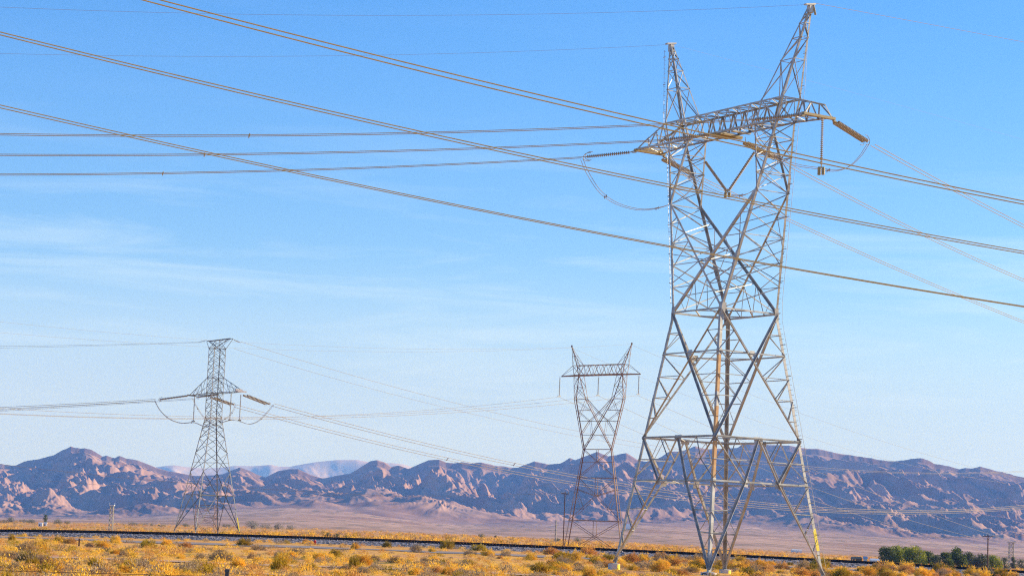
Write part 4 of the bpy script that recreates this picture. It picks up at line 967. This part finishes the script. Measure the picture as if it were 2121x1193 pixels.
# loose ballast stones on the near slope
st = MB(); rnd = random.Random(3)
for _ in range(5200):
    x = rnd.uniform(-95, 95); k = rnd.random(); y = YR-1.9-3.0*k; z = float(np.interp(x, xs, zs))-.38-.87*k; r = rnd.uniform(.05, .16)
    vs = [(x+r*rnd.uniform(.6, 1.2), y, z), (x-r*rnd.uniform(.6, 1.2), y+r*.2, z), (x, y+r*rnd.uniform(.6, 1), z), (x, y-r*rnd.uniform(.6, 1), z-.02), (x+rnd.uniform(-.3, .3)*r, y-r*.2, z+r*rnd.uniform(.6, 1.1))]
    st.add(vs, [(0, 2, 4), (2, 1, 4), (1, 3, 4), (3, 0, 4)])
o = st.build('ballast_stones', bal, track, track.location); tag(o, kind='stuff')
for yy in (-.75, .75):
    b = MB(); sec = [(-.07, -.17), (.07, -.17), (.07, -.14), (.015, -.12), (.015, -.04), (.037, -.03), (.037, 0), (-.037, 0), (-.037, -.03), (-.015, -.04), (-.015, -.12), (-.07, -.14)]; n = len(sec)
    for i, x in enumerate(xs):
        for y, z in sec: b.v.append((x, YR+yy+y, zs[i]+z))
    for i in range(len(xs)-1):
        for j in range(n): b.f.append((i*n+j, (i+1)*n+j, (i+1)*n+(j+1) % n, i*n+(j+1) % n)); b.mi.append(0)
    b.build('rail', rail_m, track, track.location)
b = MB()
for x in np.arange(-225, 225, .46):
    z = float(np.interp(x, xs, zs)); b.box((x, YR, z-.41), .30, 2.7, .245)
o = b.build('sleepers', tie_m, track, track.location); tag(o, kind='stuff')
b = MB(); n = 4
for i, x in enumerate(xs):
    for y, z in ((-1.3, -.40), (-1.22, -.19), (1.22, -.19), (1.3, -.40)): b.v.append((x, YR+y, zs[i]+z))
for i in range(len(xs)-1):
    for j in range(3): b.f.append((i*4+j, (i+1)*4+j, (i+1)*4+j+1, i*4+j+1)); b.mi.append(0)
b.build('sleeper_gap_shade', tie_m, track, track.location)  # added near-black strip, standing in for the shade between the sleepers

# ------------------------------------------------------------------ ground hit by a photo position
def hit(px, py, Ymin=60., Ymax=1500.):
    a, e = ae(px, py); Ys = np.concatenate([np.linspace(Ymin, 330, 270), np.geomspace(331, Ymax, 200)]); h = H(a*Ys, Ys); d = e*Ys-h
    k = np.where(d < 0)[0]
    if len(k) == 0: return None
    Y = Ys[k[0]]; return Vector((a*Y, Y, Hs(a*Y, Y)))

# ------------------------------------------------------------------ poles, posts, small far towers
def utility_pole(px, pyt, pyb, Y, arm, label):
    t = at(px, pyt, Y); g = Hs(t.x, t.y); e = empty('utility_pole', (t.x, t.y, g), label, 'utility pole', 'wooden utility poles')
    b = MB(); b.tube([(t.x, t.y, g-.5), (t.x, t.y, t.z+.15)], [.16 if px > 1500 else .12, .11 if px > 1500 else .085], 10); b.build('pole', wood, e, e.location)
    b = MB(); b.bar((t.x-arm, t.y-.18, t.z-.25), (t.x+arm, t.y-.18, t.z-.25), .14, .16); b.bar((t.x-arm*.5, t.y-.16, t.z-.3), (t.x, t.y-.16, t.z-.95), .05, .05); b.bar((t.x+arm*.5, t.y-.16, t.z-.3), (t.x, t.y-.16, t.z-.95), .05, .05); b.build('cross_arm', wood, e, e.location)
    for k in (-.9, -.35, .9):
        b = MB(); b.cyl((t.x+arm*k, t.y-.18, t.z-.16), .07, .22, 8); b.build('insulator', white if px > 1500 else steel_mid, e, e.location)
    return t
pr = utility_pole(2046.5, 1108, 1173, 450, 1.15, 'brown wooden utility pole with short crossarm rising in front of the right green trees')
pm_ = utility_pole(1170.5, 1019.5, 1125, 432, .75, 'dark wooden utility pole standing beside the left foot of the rusty tower')
sl('faint light wire running left from the pole by the rusty tower', [(1171, 1020.5), (1050, 1024), (1000, 1025.5), (870, 1027), (720, 1026)], (1171, 1020.5), 432, R_(8), .022, grp='faint far wires in front of the mountains')
sl('faint light wire running to the wooden pole at the right edge', [(2046, 1110.5), (1850, 1113.5), (1690, 1112)], (2046, 1110.5), 450, R_(8), .03, ext=(60, 40), grp='faint far wires in front of the mountains')
def small_tower(px0, px1, pyt, Y, label, wide=1.0, plat=False, arms=()):
    t = at((px0+px1)/2, pyt, Y); w = (px1-px0)/F*Y/2; g = Hs(t.x, t.y); e = empty('far_lattice_tower', (t.x, t.y, g), label, 'lattice tower', 'small lattice towers far off')
    b = MB(); h = t.z-g; n = 3 if arms else 6
    def q(s, r, k): f = w*(wide+(1-wide)*k); return Vector((t.x+s*f, t.y+r*f, g-.5+(h+.5)*k))
    cs = [(-1, -1), (1, -1), (1, 1), (-1, 1)]
    for c in cs: b.bar(q(*c, 0), q(*c, 1), .12)
    for i in range(n):
        for j in range(4): b.bar(q(*cs[j], i/n), q(*cs[(j+1) % 4], (i+1)/n), .08); b.bar(q(*cs[(j+1) % 4], i/n), q(*cs[j], (i+1)/n), .08); b.bar(q(*cs[j], (i+1)/n), q(*cs[(j+1) % 4], (i+1)/n), .08)
    b.build('frame', steel_mid if not arms else rust, e, e.location)
    if plat:
        b = MB(); b.box((t.x, t.y, t.z), w*3.2, w*3.0, .25); b.bar((t.x-w*1.6, t.y, t.z+.25), (t.x-w*1.6, t.y, t.z+.9), .1); b.bar((t.x+w*1.6, t.y, t.z+.25), (t.x+w*1.6, t.y, t.z+.9), .1); b.build('platform', white if plat == 2 else steel_mid, e, e.location)
    for (x0, x1, py) in arms:
        b = MB(); p = at(x0, py, Y); r = at(x1, py+2, Y); b.bar(p, r, .3, .2); m_ = at((px0+px1)/2, py+12, Y); b.bar(p, Vector((m_.x, m_.y, m_.z)), .12); b.bar(r, Vector((m_.x, m_.y, m_.z)), .12); b.build('arm', rust, e, e.location)
small_tower(229, 235.5, 1047, 640, 'slim two legged lattice tower with a pale platform, left of the left pylon', 1.2, 2)
small_tower(2090.5, 2099, 1124, 700, 'grey lattice tower with flat top at the far right edge', 1.2, 1)
small_tower(409, 447, 1046, 720, 'small dark lattice tower with two arms seen between the legs of the left pylon', 1.05, False, ((403, 458, 1045), (421, 453, 1071)))
small_tower(1151, 1153, 1076, 700, 'very thin lattice mast left of the rusty tower', 1.1)
def post(px, pyt, pyb, label, r=.07, m=wood, Y=None, name='fence_post', cat='fence post', grp='short posts standing in the brush'):
    p = hit(px, pyb) if Y is None else at(px, pyb, Y)
    tz = at(px, pyt, p.y).z; b = MB(); b.tube([(p.x, p.y, p.z-.25), (p.x, p.y, tz-.02), (p.x+.01, p.y, tz)], [r, r*.93, r*.75], 10); b.tube([(p.x, p.y, tz-.25), (p.x, p.y, tz-.23)], r*1.12, 10)
    o = b.build(name, m, None, p); tag(o, label, cat, grp)
post(163.5, 1114.5, 1131, 'thick dark wooden post standing in the golden grass at left', .085)
post(1143, 1151.5, 1168, 'left of two thin dark posts near the rusty tower', .055)
post(1158.5, 1151.5, 1167, 'right of two thin dark posts near the rusty tower', .055)
post(1190.5, 1150, 1160, 'tiny dark stake right of the two thin posts', .035)
# red track marker
p = hit(652, 1127.5); b = MB(); b.box(p-Vector((0, 0, .1)), .28, .22, .5); b.box(p+Vector((0, 0, .4)), .34, .28, .06); b.tube([p+Vector((0, 0, .46)), p+Vector((0, 0, .56)), p+Vector((0, 0, .6))], [.13, .11, .04], 10); o = b.build('track_marker', red, None, p); tag(o, 'small red marker box standing beside the railway bank', 'marker')
# near wire fence: steel post and strands
fy = 33.0; tp = at(470.5, 1178, fy); fg = Hs(tp.x, tp.y)
fence = empty('wire_fence', (tp.x, tp.y, fg), 'thin wire fence with a blue steel post in the lower left corner', 'fence')
dv = (at(0, 1181.2, 33.6)-at(460, 1193.5, fy)); dv.normalize()
for k in (-2, -1, 0, 1, 2, 3):
    p = tp-dv*k*4.9; b = MB(); g = Hs(p.x, p.y); z = tp.z if k == 0 else min(tp.z, g+1.02)-.05*abs(k)
    b.prism([(-.03, 0), (.03, 0), (.03, .008), (.005, .01), (.005, .045), (-.005, .045), (-.005, .01), (-.03, .008)], Vector((p.x, p.y, g-.3)), Vector((p.x, p.y, z)), Vector((1, 0, 0)), Vector((0, 1, 0)))
    b.box((p.x, p.y-.012, z-.045), .07, .02, .035); b.box((p.x, p.y-.012, z-.13), .066, .02, .012); b.build('fence_post', galv_dark, fence, fence.location)
for dz_ in (0, -.3, -.6):
    b = MB(); q0 = at(460, 1193.5, fy)+Vector((0, 0, dz_)); b.tube([q0+dv*16, q0+dv*10-Vector((0, 0, .02)), q0+dv*5, q0, q0-dv*5-Vector((0, 0, .02)), q0-dv*12], .0045, 5); b.build('strand', wood, fence, fence.location)

# ------------------------------------------------------------------ buildings and vehicles far off
def shed(px0, px1, pyt, pyb, Y, m, label, cat='shed', name='shed', roof=True, extra=None):
    a = at(px0, pyb, Y); c = at(px1, pyb, Y); w = abs(c.x-a.x); cx = (a.x+c.x)/2; g = Hs(cx, Y); zt = at((px0+px1)/2, pyt, Y).z; zb = min(at(px0, pyb, Y).z, g); h = zt-zb
    e = empty(name, (cx, Y, zb), label, cat, 'sheds and vehicles far off'); b = MB(); b.box((cx, Y, zb-.6), w, w*.7 if w < 8 else 5, h*.75+.6, .1); b.build('wall' if name == 'shed' else 'body', m, e, e.location)
    b = MB(); d = (w*.7 if w < 8 else 5)/2+.15; z0 = zb+h*.75; hw_ = w/2+.15
    b.add([(cx-hw_, Y-d, z0), (cx+hw_, Y-d, z0), (cx+hw_, Y+d, z0), (cx-hw_, Y+d, z0), (cx-hw_*.9, Y, zt), (cx+hw_*.9, Y, zt)], [(0, 1, 5, 4), (2, 3, 4, 5), (1, 2, 5), (3, 0, 4), (3, 2, 1, 0)]); b.build('roof', extra or m, e, e.location)
    b = MB(); b.box((cx-w*.18, Y-d+.12, zb+h*.1), w*.22, .06, h*.42, .1); b.build('door' if name == 'shed' else 'window', black, e, e.location)
shed(1764, 1783.5, 1152, 1159, 420, shed_g, 'dark green low shed beyond the track left of the green trees')
shed(1789, 1795.5, 1151.5, 1160, 425, shed_b, 'small upright pale blue shed left of the green trees')
shed(1803, 1820, 1156, 1162, 430, shed_b, 'low pale blue shed half hidden at the foot of the green trees', extra=white)
shed(80, 88, 1081.5, 1086, 900, white, 'tiny white roofed house on the horizon at far left', extra=white)
shed(91, 97, 1081, 1086, 920, white, 'tiny white house right beside another on the horizon at far left', extra=white)
shed(1640, 1660, 1137, 1141, 1400, white, 'long low white building far beyond the right leg of the tall tower', extra=white)
shed(1297, 1307, 1085, 1088.5, 3600, white, 'tiny pinkish building on the slope right of the rusty tower', extra=white)

# ------------------------------------------------------------------ plants
rnd = random.Random(11); nrs = np.random.RandomState(5)
def bush_arrays(n, seed, upright=.5, blade=.2, wid=.035, flat=.85, core=True):
    """fine twigs and leaf tufts through a dome of radius 1; returns verts (3n,3)"""
    r = np.random.RandomState(seed); th = r.rand(n)*2*np.pi; cz = r.rand(n)**.8; rad = .35+.6*r.rand(n)**.5
    lump = 1+.22*np.sin(th*3+seed)+.12*np.sin(th*7+seed*2)+.15*np.sin(cz*9+th*2)
    sz = np.sqrt(np.maximum(1-cz**2, 0)); d = np.stack([np.cos(th)*sz, np.sin(th)*sz, cz*flat+.02], 1)
    p = d*(rad*lump)[:, None]; gd = d+r.randn(n, 3)*.35; gd[:, 2] += upright; gd /= np.linalg.norm(gd, axis=1)[:, None]
    sd = np.cross(gd, r.randn(n, 3)); sd /= np.linalg.norm(sd, axis=1)[:, None]
    L = blade*(.6+.8*r.rand(n))[:, None]; W = wid*(.6+.8*r.rand(n))[:, None]
    p[:, 2] = np.maximum(p[:, 2], .0)
    return np.stack([p-sd*W, p+sd*W, p+gd*L], 1).reshape(-1, 3)
def trimesh(name, V, m, mids=None, mats=None):
    n = len(V)//3; me = bpy.data.meshes.new(name); me.vertices.add(len(V)); me.vertices.foreach_set('co', V.astype('f').ravel()); me.loops.add(3*n); me.loops.foreach_set('vertex_index', np.arange(3*n, dtype='i'))
    me.polygons.add(n); me.polygons.foreach_set('loop_start', np.arange(0, 3*n, 3, dtype='i')); me.polygons.foreach_set('loop_total', np.full(n, 3, 'i'))
    for q in (mats or [m]): me.materials.append(q)
    if mids is not None: me.polygons.foreach_set('material_index', mids.astype('i'))
    me.update(calc_edges=True); return me
KIND = {'gold': (gold, 'dense golden bush'), 'rust': (goldb, 'orange brown bush'), 'sage': (sage, 'grey brown bush'), 'creo': (creo, 'olive green bush')}
TM = {}
for ki, (k, (mm_, _)) in enumerate(KIND.items()):
    up = {'gold': .4, 'rust': .5, 'sage': .15, 'creo': 1.0}[k]
    TM[k] = [trimesh(k+'_bush', bush_arrays({'gold': 2200, 'rust': 2000, 'sage': 1500, 'creo': 1300}[k], 10*ki+j, up, {'creo': .26, 'sage': .2}.get(k, .15), {'creo': .026, 'sage': .018}.get(k, .026)), mm_) for j in range(3)]
def zone(px, p):
    if px < 250: a = 'at the far left'
    elif px < 520: a = 'near the foot of the left tower'
    elif px < 820: a = 'right of the left tower'
    elif px < 1120: a = 'left of the rusty tower'
    elif px < 1330: a = 'by the left leg of the tall tower'
    elif px < 1560: a = 'by the middle legs of the tall tower'
    elif px < 1780: a = 'by the right leg of the tall tower'
    else: a = 'before the green trees'
    b_ = 'near bottom edge' if p.y < 115 else ('' if p.y < 185 else 'near track')
    return (a+' '+b_).strip()
nb = 0
PIERS = [P(*k_, v_) for k_, v_ in foot.items()]
def clear_of_piers(x, y, r=0.):
    for q in PIERS:
        if abs(x-q.x*y/q.y) < 1.3+r and q.y-34 < y < q.y+1.5: return False
    return True
def bush(px, py, w, h, k):
    global nb
    p = hit(px, py)
    if p is None or p.y > 291 or not clear_of_piers(p.x, p.y, .3): return
    s = w/F*p.y/2; hh = h/F*p.y; o = bpy.data.objects.new('desert_bush', rnd.choice(TM[k])); C.objects.link(o); o.location = p-Vector((0, 0, .04))
    o.scale = (s/1.05, s/1.05, hh/1.05); o.rotation_euler = (0, 0, rnd.uniform(0, 6.28)); nb += 1
    sz = ('large ' if s > .75 else ('small ' if s < .4 else ''))+('flat ' if h < w*.46 else ('upright ' if h > w*.68 else ''))
    tag(o, sz+KIND[k][1]+' '+zone(px, p), 'bush', 'desert bushes scattered between the camera and the railway')
BL = [(27,1182,28,20,'sage'),(68,1179,36,26,'creo'),(95,1168,28,18,'creo'),(123,1123,24,16,'gold'),(25,1119,16,12,'creo'),(240,1124,26,18,'gold'),(185,1133,20,12,'sage'),(212,1134,30,18,'gold'),(305,1135,36,20,'creo'),(345,1129,26,15,'gold'),(385,1134,32,14,'rust'),(505,1130,32,17,'creo'),(255,1153,22,17,'sage'),(195,1173,28,20,'creo'),(219,1173,14,10,'sage'),(255,1186,32,20,'gold'),(290,1173,30,17,'sage'),(318,1168,26,16,'sage'),(415,1157,22,16,'sage'),(455,1161,50,24,'sage'),(418,1177,24,14,'rust'),(375,1178,24,12,'sage'),(520,1157,18,15,'sage'),
(578,1154,26,17,'sage'),(602,1153,22,15,'gold'),(578,1180,40,28,'creo'),(645,1181,24,16,'creo'),(660,1159,32,19,'gold'),(692,1153,28,17,'creo'),(716,1180,24,14,'sage'),(733,1178,26,30,'creo'),(752,1187,32,17,'sage'),(735,1137,20,16,'gold'),(801,1133,22,13,'creo'),(775,1161,28,14,'sage'),(820,1165,16,11,'sage'),(880,1165,24,13,'sage'),(862,1144,26,20,'sage'),(895,1143,16,12,'gold'),(926,1137,34,20,'creo'),(940,1191,28,20,'gold'),(1012,1151,32,16,'gold'),(1000,1187,26,14,'gold'),(972,1150,30,14,'sage'),(640,1126,22,9,'gold'),(632,1126,14,12,'rust'),
(1100,1159,28,18,'gold'),(1192,1161,32,24,'gold'),(1118,1187,48,24,'creo'),(1170,1156,22,16,'gold'),(1218,1189,32,20,'gold'),(1235,1166,32,16,'creo'),(1310,1166,34,24,'rust'),(1332,1163,30,20,'gold'),(1368,1168,40,18,'sage'),(1400,1172,40,20,'rust'),(1430,1156,36,18,'rust'),(1448,1172,30,20,'gold'),(1520,1162,30,16,'creo'),(1545,1175,34,18,'rust'),(1585,1178,30,18,'gold'),(1750,1166,24,18,'creo'),(1836,1170,30,24,'rust'),(1900,1180,28,16,'gold'),(1945,1184,20,30,'creo'),(2091,1190,28,18,'creo'),(1990,1186,30,16,'gold'),(1690,1165,26,14,'creo')]
for t_ in BL: bush(*t_)
tries = 0
while nb < 298 and tries < 4000:
    tries += 1; px = rnd.uniform(-10, 2130) if rnd.random() < .55 else rnd.uniform(1150, 2130); hy = np.interp(px, [0, 530, 1060, 1590, 2121], [1111, 1122, 1141, 1160, 1191]); lo_ = hy+rnd.random()**.8*(1196-hy)
    if px < 1150 and rnd.random() < .35: continue
    p = hit(px, lo_)
    if p is None or p.y > 286: continue
    if 225 < p.y < 256 and px < 1000: continue
    if abs(p.y-(124+(p.x+26)*.25)) < 4 and px < 700: continue
    k = rnd.choices(['gold', 'rust', 'sage', 'creo'], [5, 2.2 if px > 1200 else .7, 3.0, 1.6])[0]; w = (.6+1.0*rnd.random()**1.4)*(1+max(0, p.y-100)/170)*F/p.y*.8; bush(px, lo_, w, w*rnd.uniform(.38, .62), k)
# smaller brush nobody could count
def scatter(name, n, Ya, Yb, smin, smax, nt, label, wts, blade, wid, xlim=.29, seed=1, skip=True, yp=1.):
    r = np.random.RandomState(seed); base = [bush_arrays(nt, 90+j+seed*5, .6, blade, wid) for j in range(5)]; a = (r.rand(n)*2-1)*xlim; k = r.rand(n)**yp; Y = Ya*(Yb/Ya)**k
    X = a*Y; dens = fbm(X/14., Y/22., 3)
    keep = dens > -.12-.25*r.rand(n)
    if skip: keep &= ~((Y > 226) & (Y < 256) & (r.rand(n) < .93)) & ~((np.abs(Y-(124+(X+26)*.22)) < 3.2) & (X < 25) & (r.rand(n) < .95)) & ~((np.abs(Y-(104+X*.15)) < 1.8) & (X < 5) & (r.rand(n) < .9)) & ~((Y > 291) & (Y < 309))
    if skip:
        for q in PIERS: keep &= ~((np.abs(X-q.x*Y/q.y) < 1.25) & (Y > q.y-(26 if smin > .2 else 9)) & (Y < q.y+1.2))
    X, Y = X[keep], Y[keep]; n = len(X); Z = H(X, Y); s = smin+(smax-smin)*r.rand(n)**1.6; V_ = []; mi = []
    mk = r.choice(4, n, p=np.array(wts)/sum(wts)); rz = r.rand(n)*6.28; hs = .45+.35*r.rand(n); bi = r.randint(0, 5, n)
    for j in range(5):
        q = np.where(bi == j)[0]; B = base[j]; c, s_ = np.cos(rz[q])[:, None], np.sin(rz[q])[:, None]; sc = s[q][:, None]
        x = (B[None, :, 0]*c-B[None, :, 1]*s_)*sc+X[q][:, None]; y = (B[None, :, 0]*s_+B[None, :, 1]*c)*sc+Y[q][:, None]; z = B[None, :, 2]*sc*hs[q][:, None]*1.6+Z[q][:, None]-.02
        V_.append(np.stack([x, y, z], -1).reshape(-1, 3)); mi.append(np.repeat(mk[q], nt))
    me = trimesh(name, np.concatenate(V_), None, np.concatenate(mi), [gold, goldb, sage, creo]); o = bpy.data.objects.new(name, me); C.objects.link(o); tag(o, label, kind='stuff'); return o
scatter('dry_grass', 9000, 55, 292, .08, .24, 40, 'low golden dry grass and small tufts covering the ground', [7, 1.5, 2.2, .8], .34, .035, seed=1)
scatter('low_brush', 2600, 70, 296, .22, .62, 190, 'low scattered brush between the larger bushes', [5, 2.5, 3.2, 1.2], .2, .045, seed=2)
scatter('low_brush', 5200, 309, 1480, .5, 1.15, 40, 'belt of orange and olive brush beyond the railway', [3, 4, 1.5, 1.2], .35, .10, seed=3, skip=False, yp=1.1)
# ------------------------------------------------------------------ trees
def leaf_cloud(seed, n, lobes, ls):
    r = np.random.RandomState(seed); q = r.randint(0, len(lobes), n); L = np.array(lobes)[q]; d = r.randn(n, 3); d /= np.linalg.norm(d, axis=1)[:, None]; rr = (.35+.85*r.rand(n)**.8)[:, None]
    p = L[:, :3]+d*rr*L[:, 3:4]*np.array([1, 1, .9]); g = d+r.randn(n, 3)*.7; g /= np.linalg.norm(g, axis=1)[:, None]; s = np.cross(g, r.randn(n, 3)); s /= np.linalg.norm(s, axis=1)[:, None]; w = ls*(.6+.8*r.rand(n))[:, None]
    return np.stack([p-s*w, p+s*w, p+g*w*1.7], 1).reshape(-1, 3)
def tree(px, pyt, pyb, Y, wpx, m, label, seed, cat='tree', grp='trees beyond the railway', nl=2600, name='desert_tree', low=.15):
    t = at(px, pyt, Y); g = Hs(t.x, t.y); Hh = t.z-g; W = wpx/F*Y/2; r = random.Random(seed); e = empty(name, (t.x, t.y, g), label, cat, grp)
    lobes = []; n = 16
    for i in range(n):
        th = r.uniform(0, 6.28); k = r.random(); z = Hh*(low+.08+(.86-low-.08)*k); rr = W*(.75-.5*abs(k-.35)); s = min(W, Hh)*r.uniform(.34, .5); lobes.append((math.cos(th)*rr*.8, math.sin(th)*rr*.8, max(s*.55, min(z, Hh-s*.9)), s))
    lobes.append((0, 0, Hh*.82, min(W, Hh)*.3)); 
    me = trimesh('crown', leaf_cloud(seed, nl, lobes, .022*Hh+.05), m); o = bpy.data.objects.new('crown', me); C.objects.link(o); o.parent = e
    b = MB(); b.tube([(0, 0, -.4), (.05*Hh*r.uniform(-1, 1), 0, Hh*.35), (0, 0, Hh*.75)], [.05*Hh, .035*Hh, .012*Hh], 8)
    for l in lobes[:6]: b.tube([(0, 0, Hh*.22), (l[0]*.5, l[1]*.5, (Hh*.25+l[2])*.5), (l[0]*.85, l[1]*.85, l[2])], [.028*Hh, .018*Hh, .007*Hh], 6)
    o = b.build('trunk', bark, None); o.parent = e
TR = [(1839, 1133, 40, 'dark', 'leftmost dark green tree of the left clump beyond the track'), (1856, 1129, 36, 'y', 'tall bright yellow green tree second in the left clump'), (1876, 1131, 34, 'y', 'yellow green tree in the middle of the left clump'), (1897, 1131, 42, 'y', 'broad bright yellow green tree at the right shoulder of the left clump'), (1921, 1141, 32, 'dark', 'lower dark tree near the right end of the left clump'), (1938, 1149, 22, 'g', 'small sparse grey green tree in the gap between the two clumps'),
 (1960, 1143, 26, 'dark', 'dark tree at the left end of the right clump'), (1984, 1133, 34, 'dark', 'tallest dark tree of the right clump'), (2008, 1142, 32, 'g', 'grey green tree left of the wooden pole in the right clump'), (2031, 1145, 34, 'g', 'rounded grey green tree just behind the wooden pole'), (2055, 1149, 34, 'y', 'low olive tree right of the wooden pole'), (1990, 1158, 22, 'y', 'small bright yellow green shrub at the front of the right clump'),
 (2082, 1153, 18, 'g', 'small hazy tree left of the far right lattice tower'), (2099, 1150, 12, 'g', 'small hazy tree at the foot of the far right lattice tower'), (2115, 1157, 20, 'g', 'small hazy tree at the right edge')]
LM = {'y': leaf_y, 'dark': leaf_d, 'g': leaf_g}
for i, (px, pt, w, k, lab) in enumerate(TR): tree(px, pt, 1170, 520+(i % 3)*7+(160 if i > 11 else 0), w*1.25, LM[k], lab, 40+i, nl=3200 if i < 12 else 1000, low=.02)
SH = [(8, 1075, 14, 'dark', 'dark tree clump at the left edge of the horizon'), (24, 1070, 12, 'g', 'grey tree near the left edge of the horizon'), (50, 1074, 16, 'g', 'low grey tree left of the white houses'), (66, 1074, 14, 'dark', 'low dark tree beside the white houses'), (94.5, 1064, 11, 'dark', 'tallest dark tree on the left horizon'), (121, 1074, 22, 'g', 'wide brownish tree right of the tallest one on the left horizon'), (140, 1078, 12, 'g', 'small pale tree following the wide brownish one'), (250, 1084, 22, 'g', 'low tree right of the slim platform tower'), (275, 1080, 20, 'dark', 'dark low tree midway between platform tower and left pylon'), (305, 1082, 26, 'g', 'wide pale tree midway between platform tower and left pylon'), (335, 1085, 16, 'g', 'low pale tree just left of the left pylon'), (384, 1083, 14, 'dark', 'dark low tree between the left legs of the left pylon'), (470, 1084, 18, 'g', 'low tree behind the right leg of the left pylon'), (522, 1077, 18, 'g', 'brownish tree just right of the left pylon'), (550, 1084, 20, 'g', 'low tree second to the right of the left pylon'), (578, 1082, 14, 'dark', 'dark tree third to the right of the left pylon'), (603, 1086, 20, 'dark', 'dark low tree at the right end of the row beside the left pylon')]
for i, (px, pt, w, k, lab) in enumerate(SH): tree(px, pt+(0 if 'tallest' in lab else .8), 1090, 1150+(i*37) % 90, w*(1.0 if 'tallest' in lab else 1.7), LM[k] if k != 'dark' or 'tallest' in lab else leaf_g, lab, 80+i, nl=900, grp='trees on the far horizon', low=.02)
for i, (px, pt, w, lab) in enumerate([(680, 1103, 14, 'left of two small blue grey shrubs beyond the track'), (697, 1104, 14, 'right of two small blue grey shrubs beyond the track'), (997, 1105, 18, 'dark shrub on the horizon left of the rusty tower'), (1027, 1108, 8, 'tiny dark shrub on the horizon left of the rusty tower'), (1154, 1113, 16, 'dark shrub at the foot of the very thin mast'), (1197, 1112, 22, 'dark shrub seen between the legs of the rusty tower')]):
    tree(px, pt, 1110, 430 if i < 2 else 900, w, leaf_g, lab, 120+i, nl=600, grp='trees on the far horizon', low=0., name='far_shrub', cat='shrub')
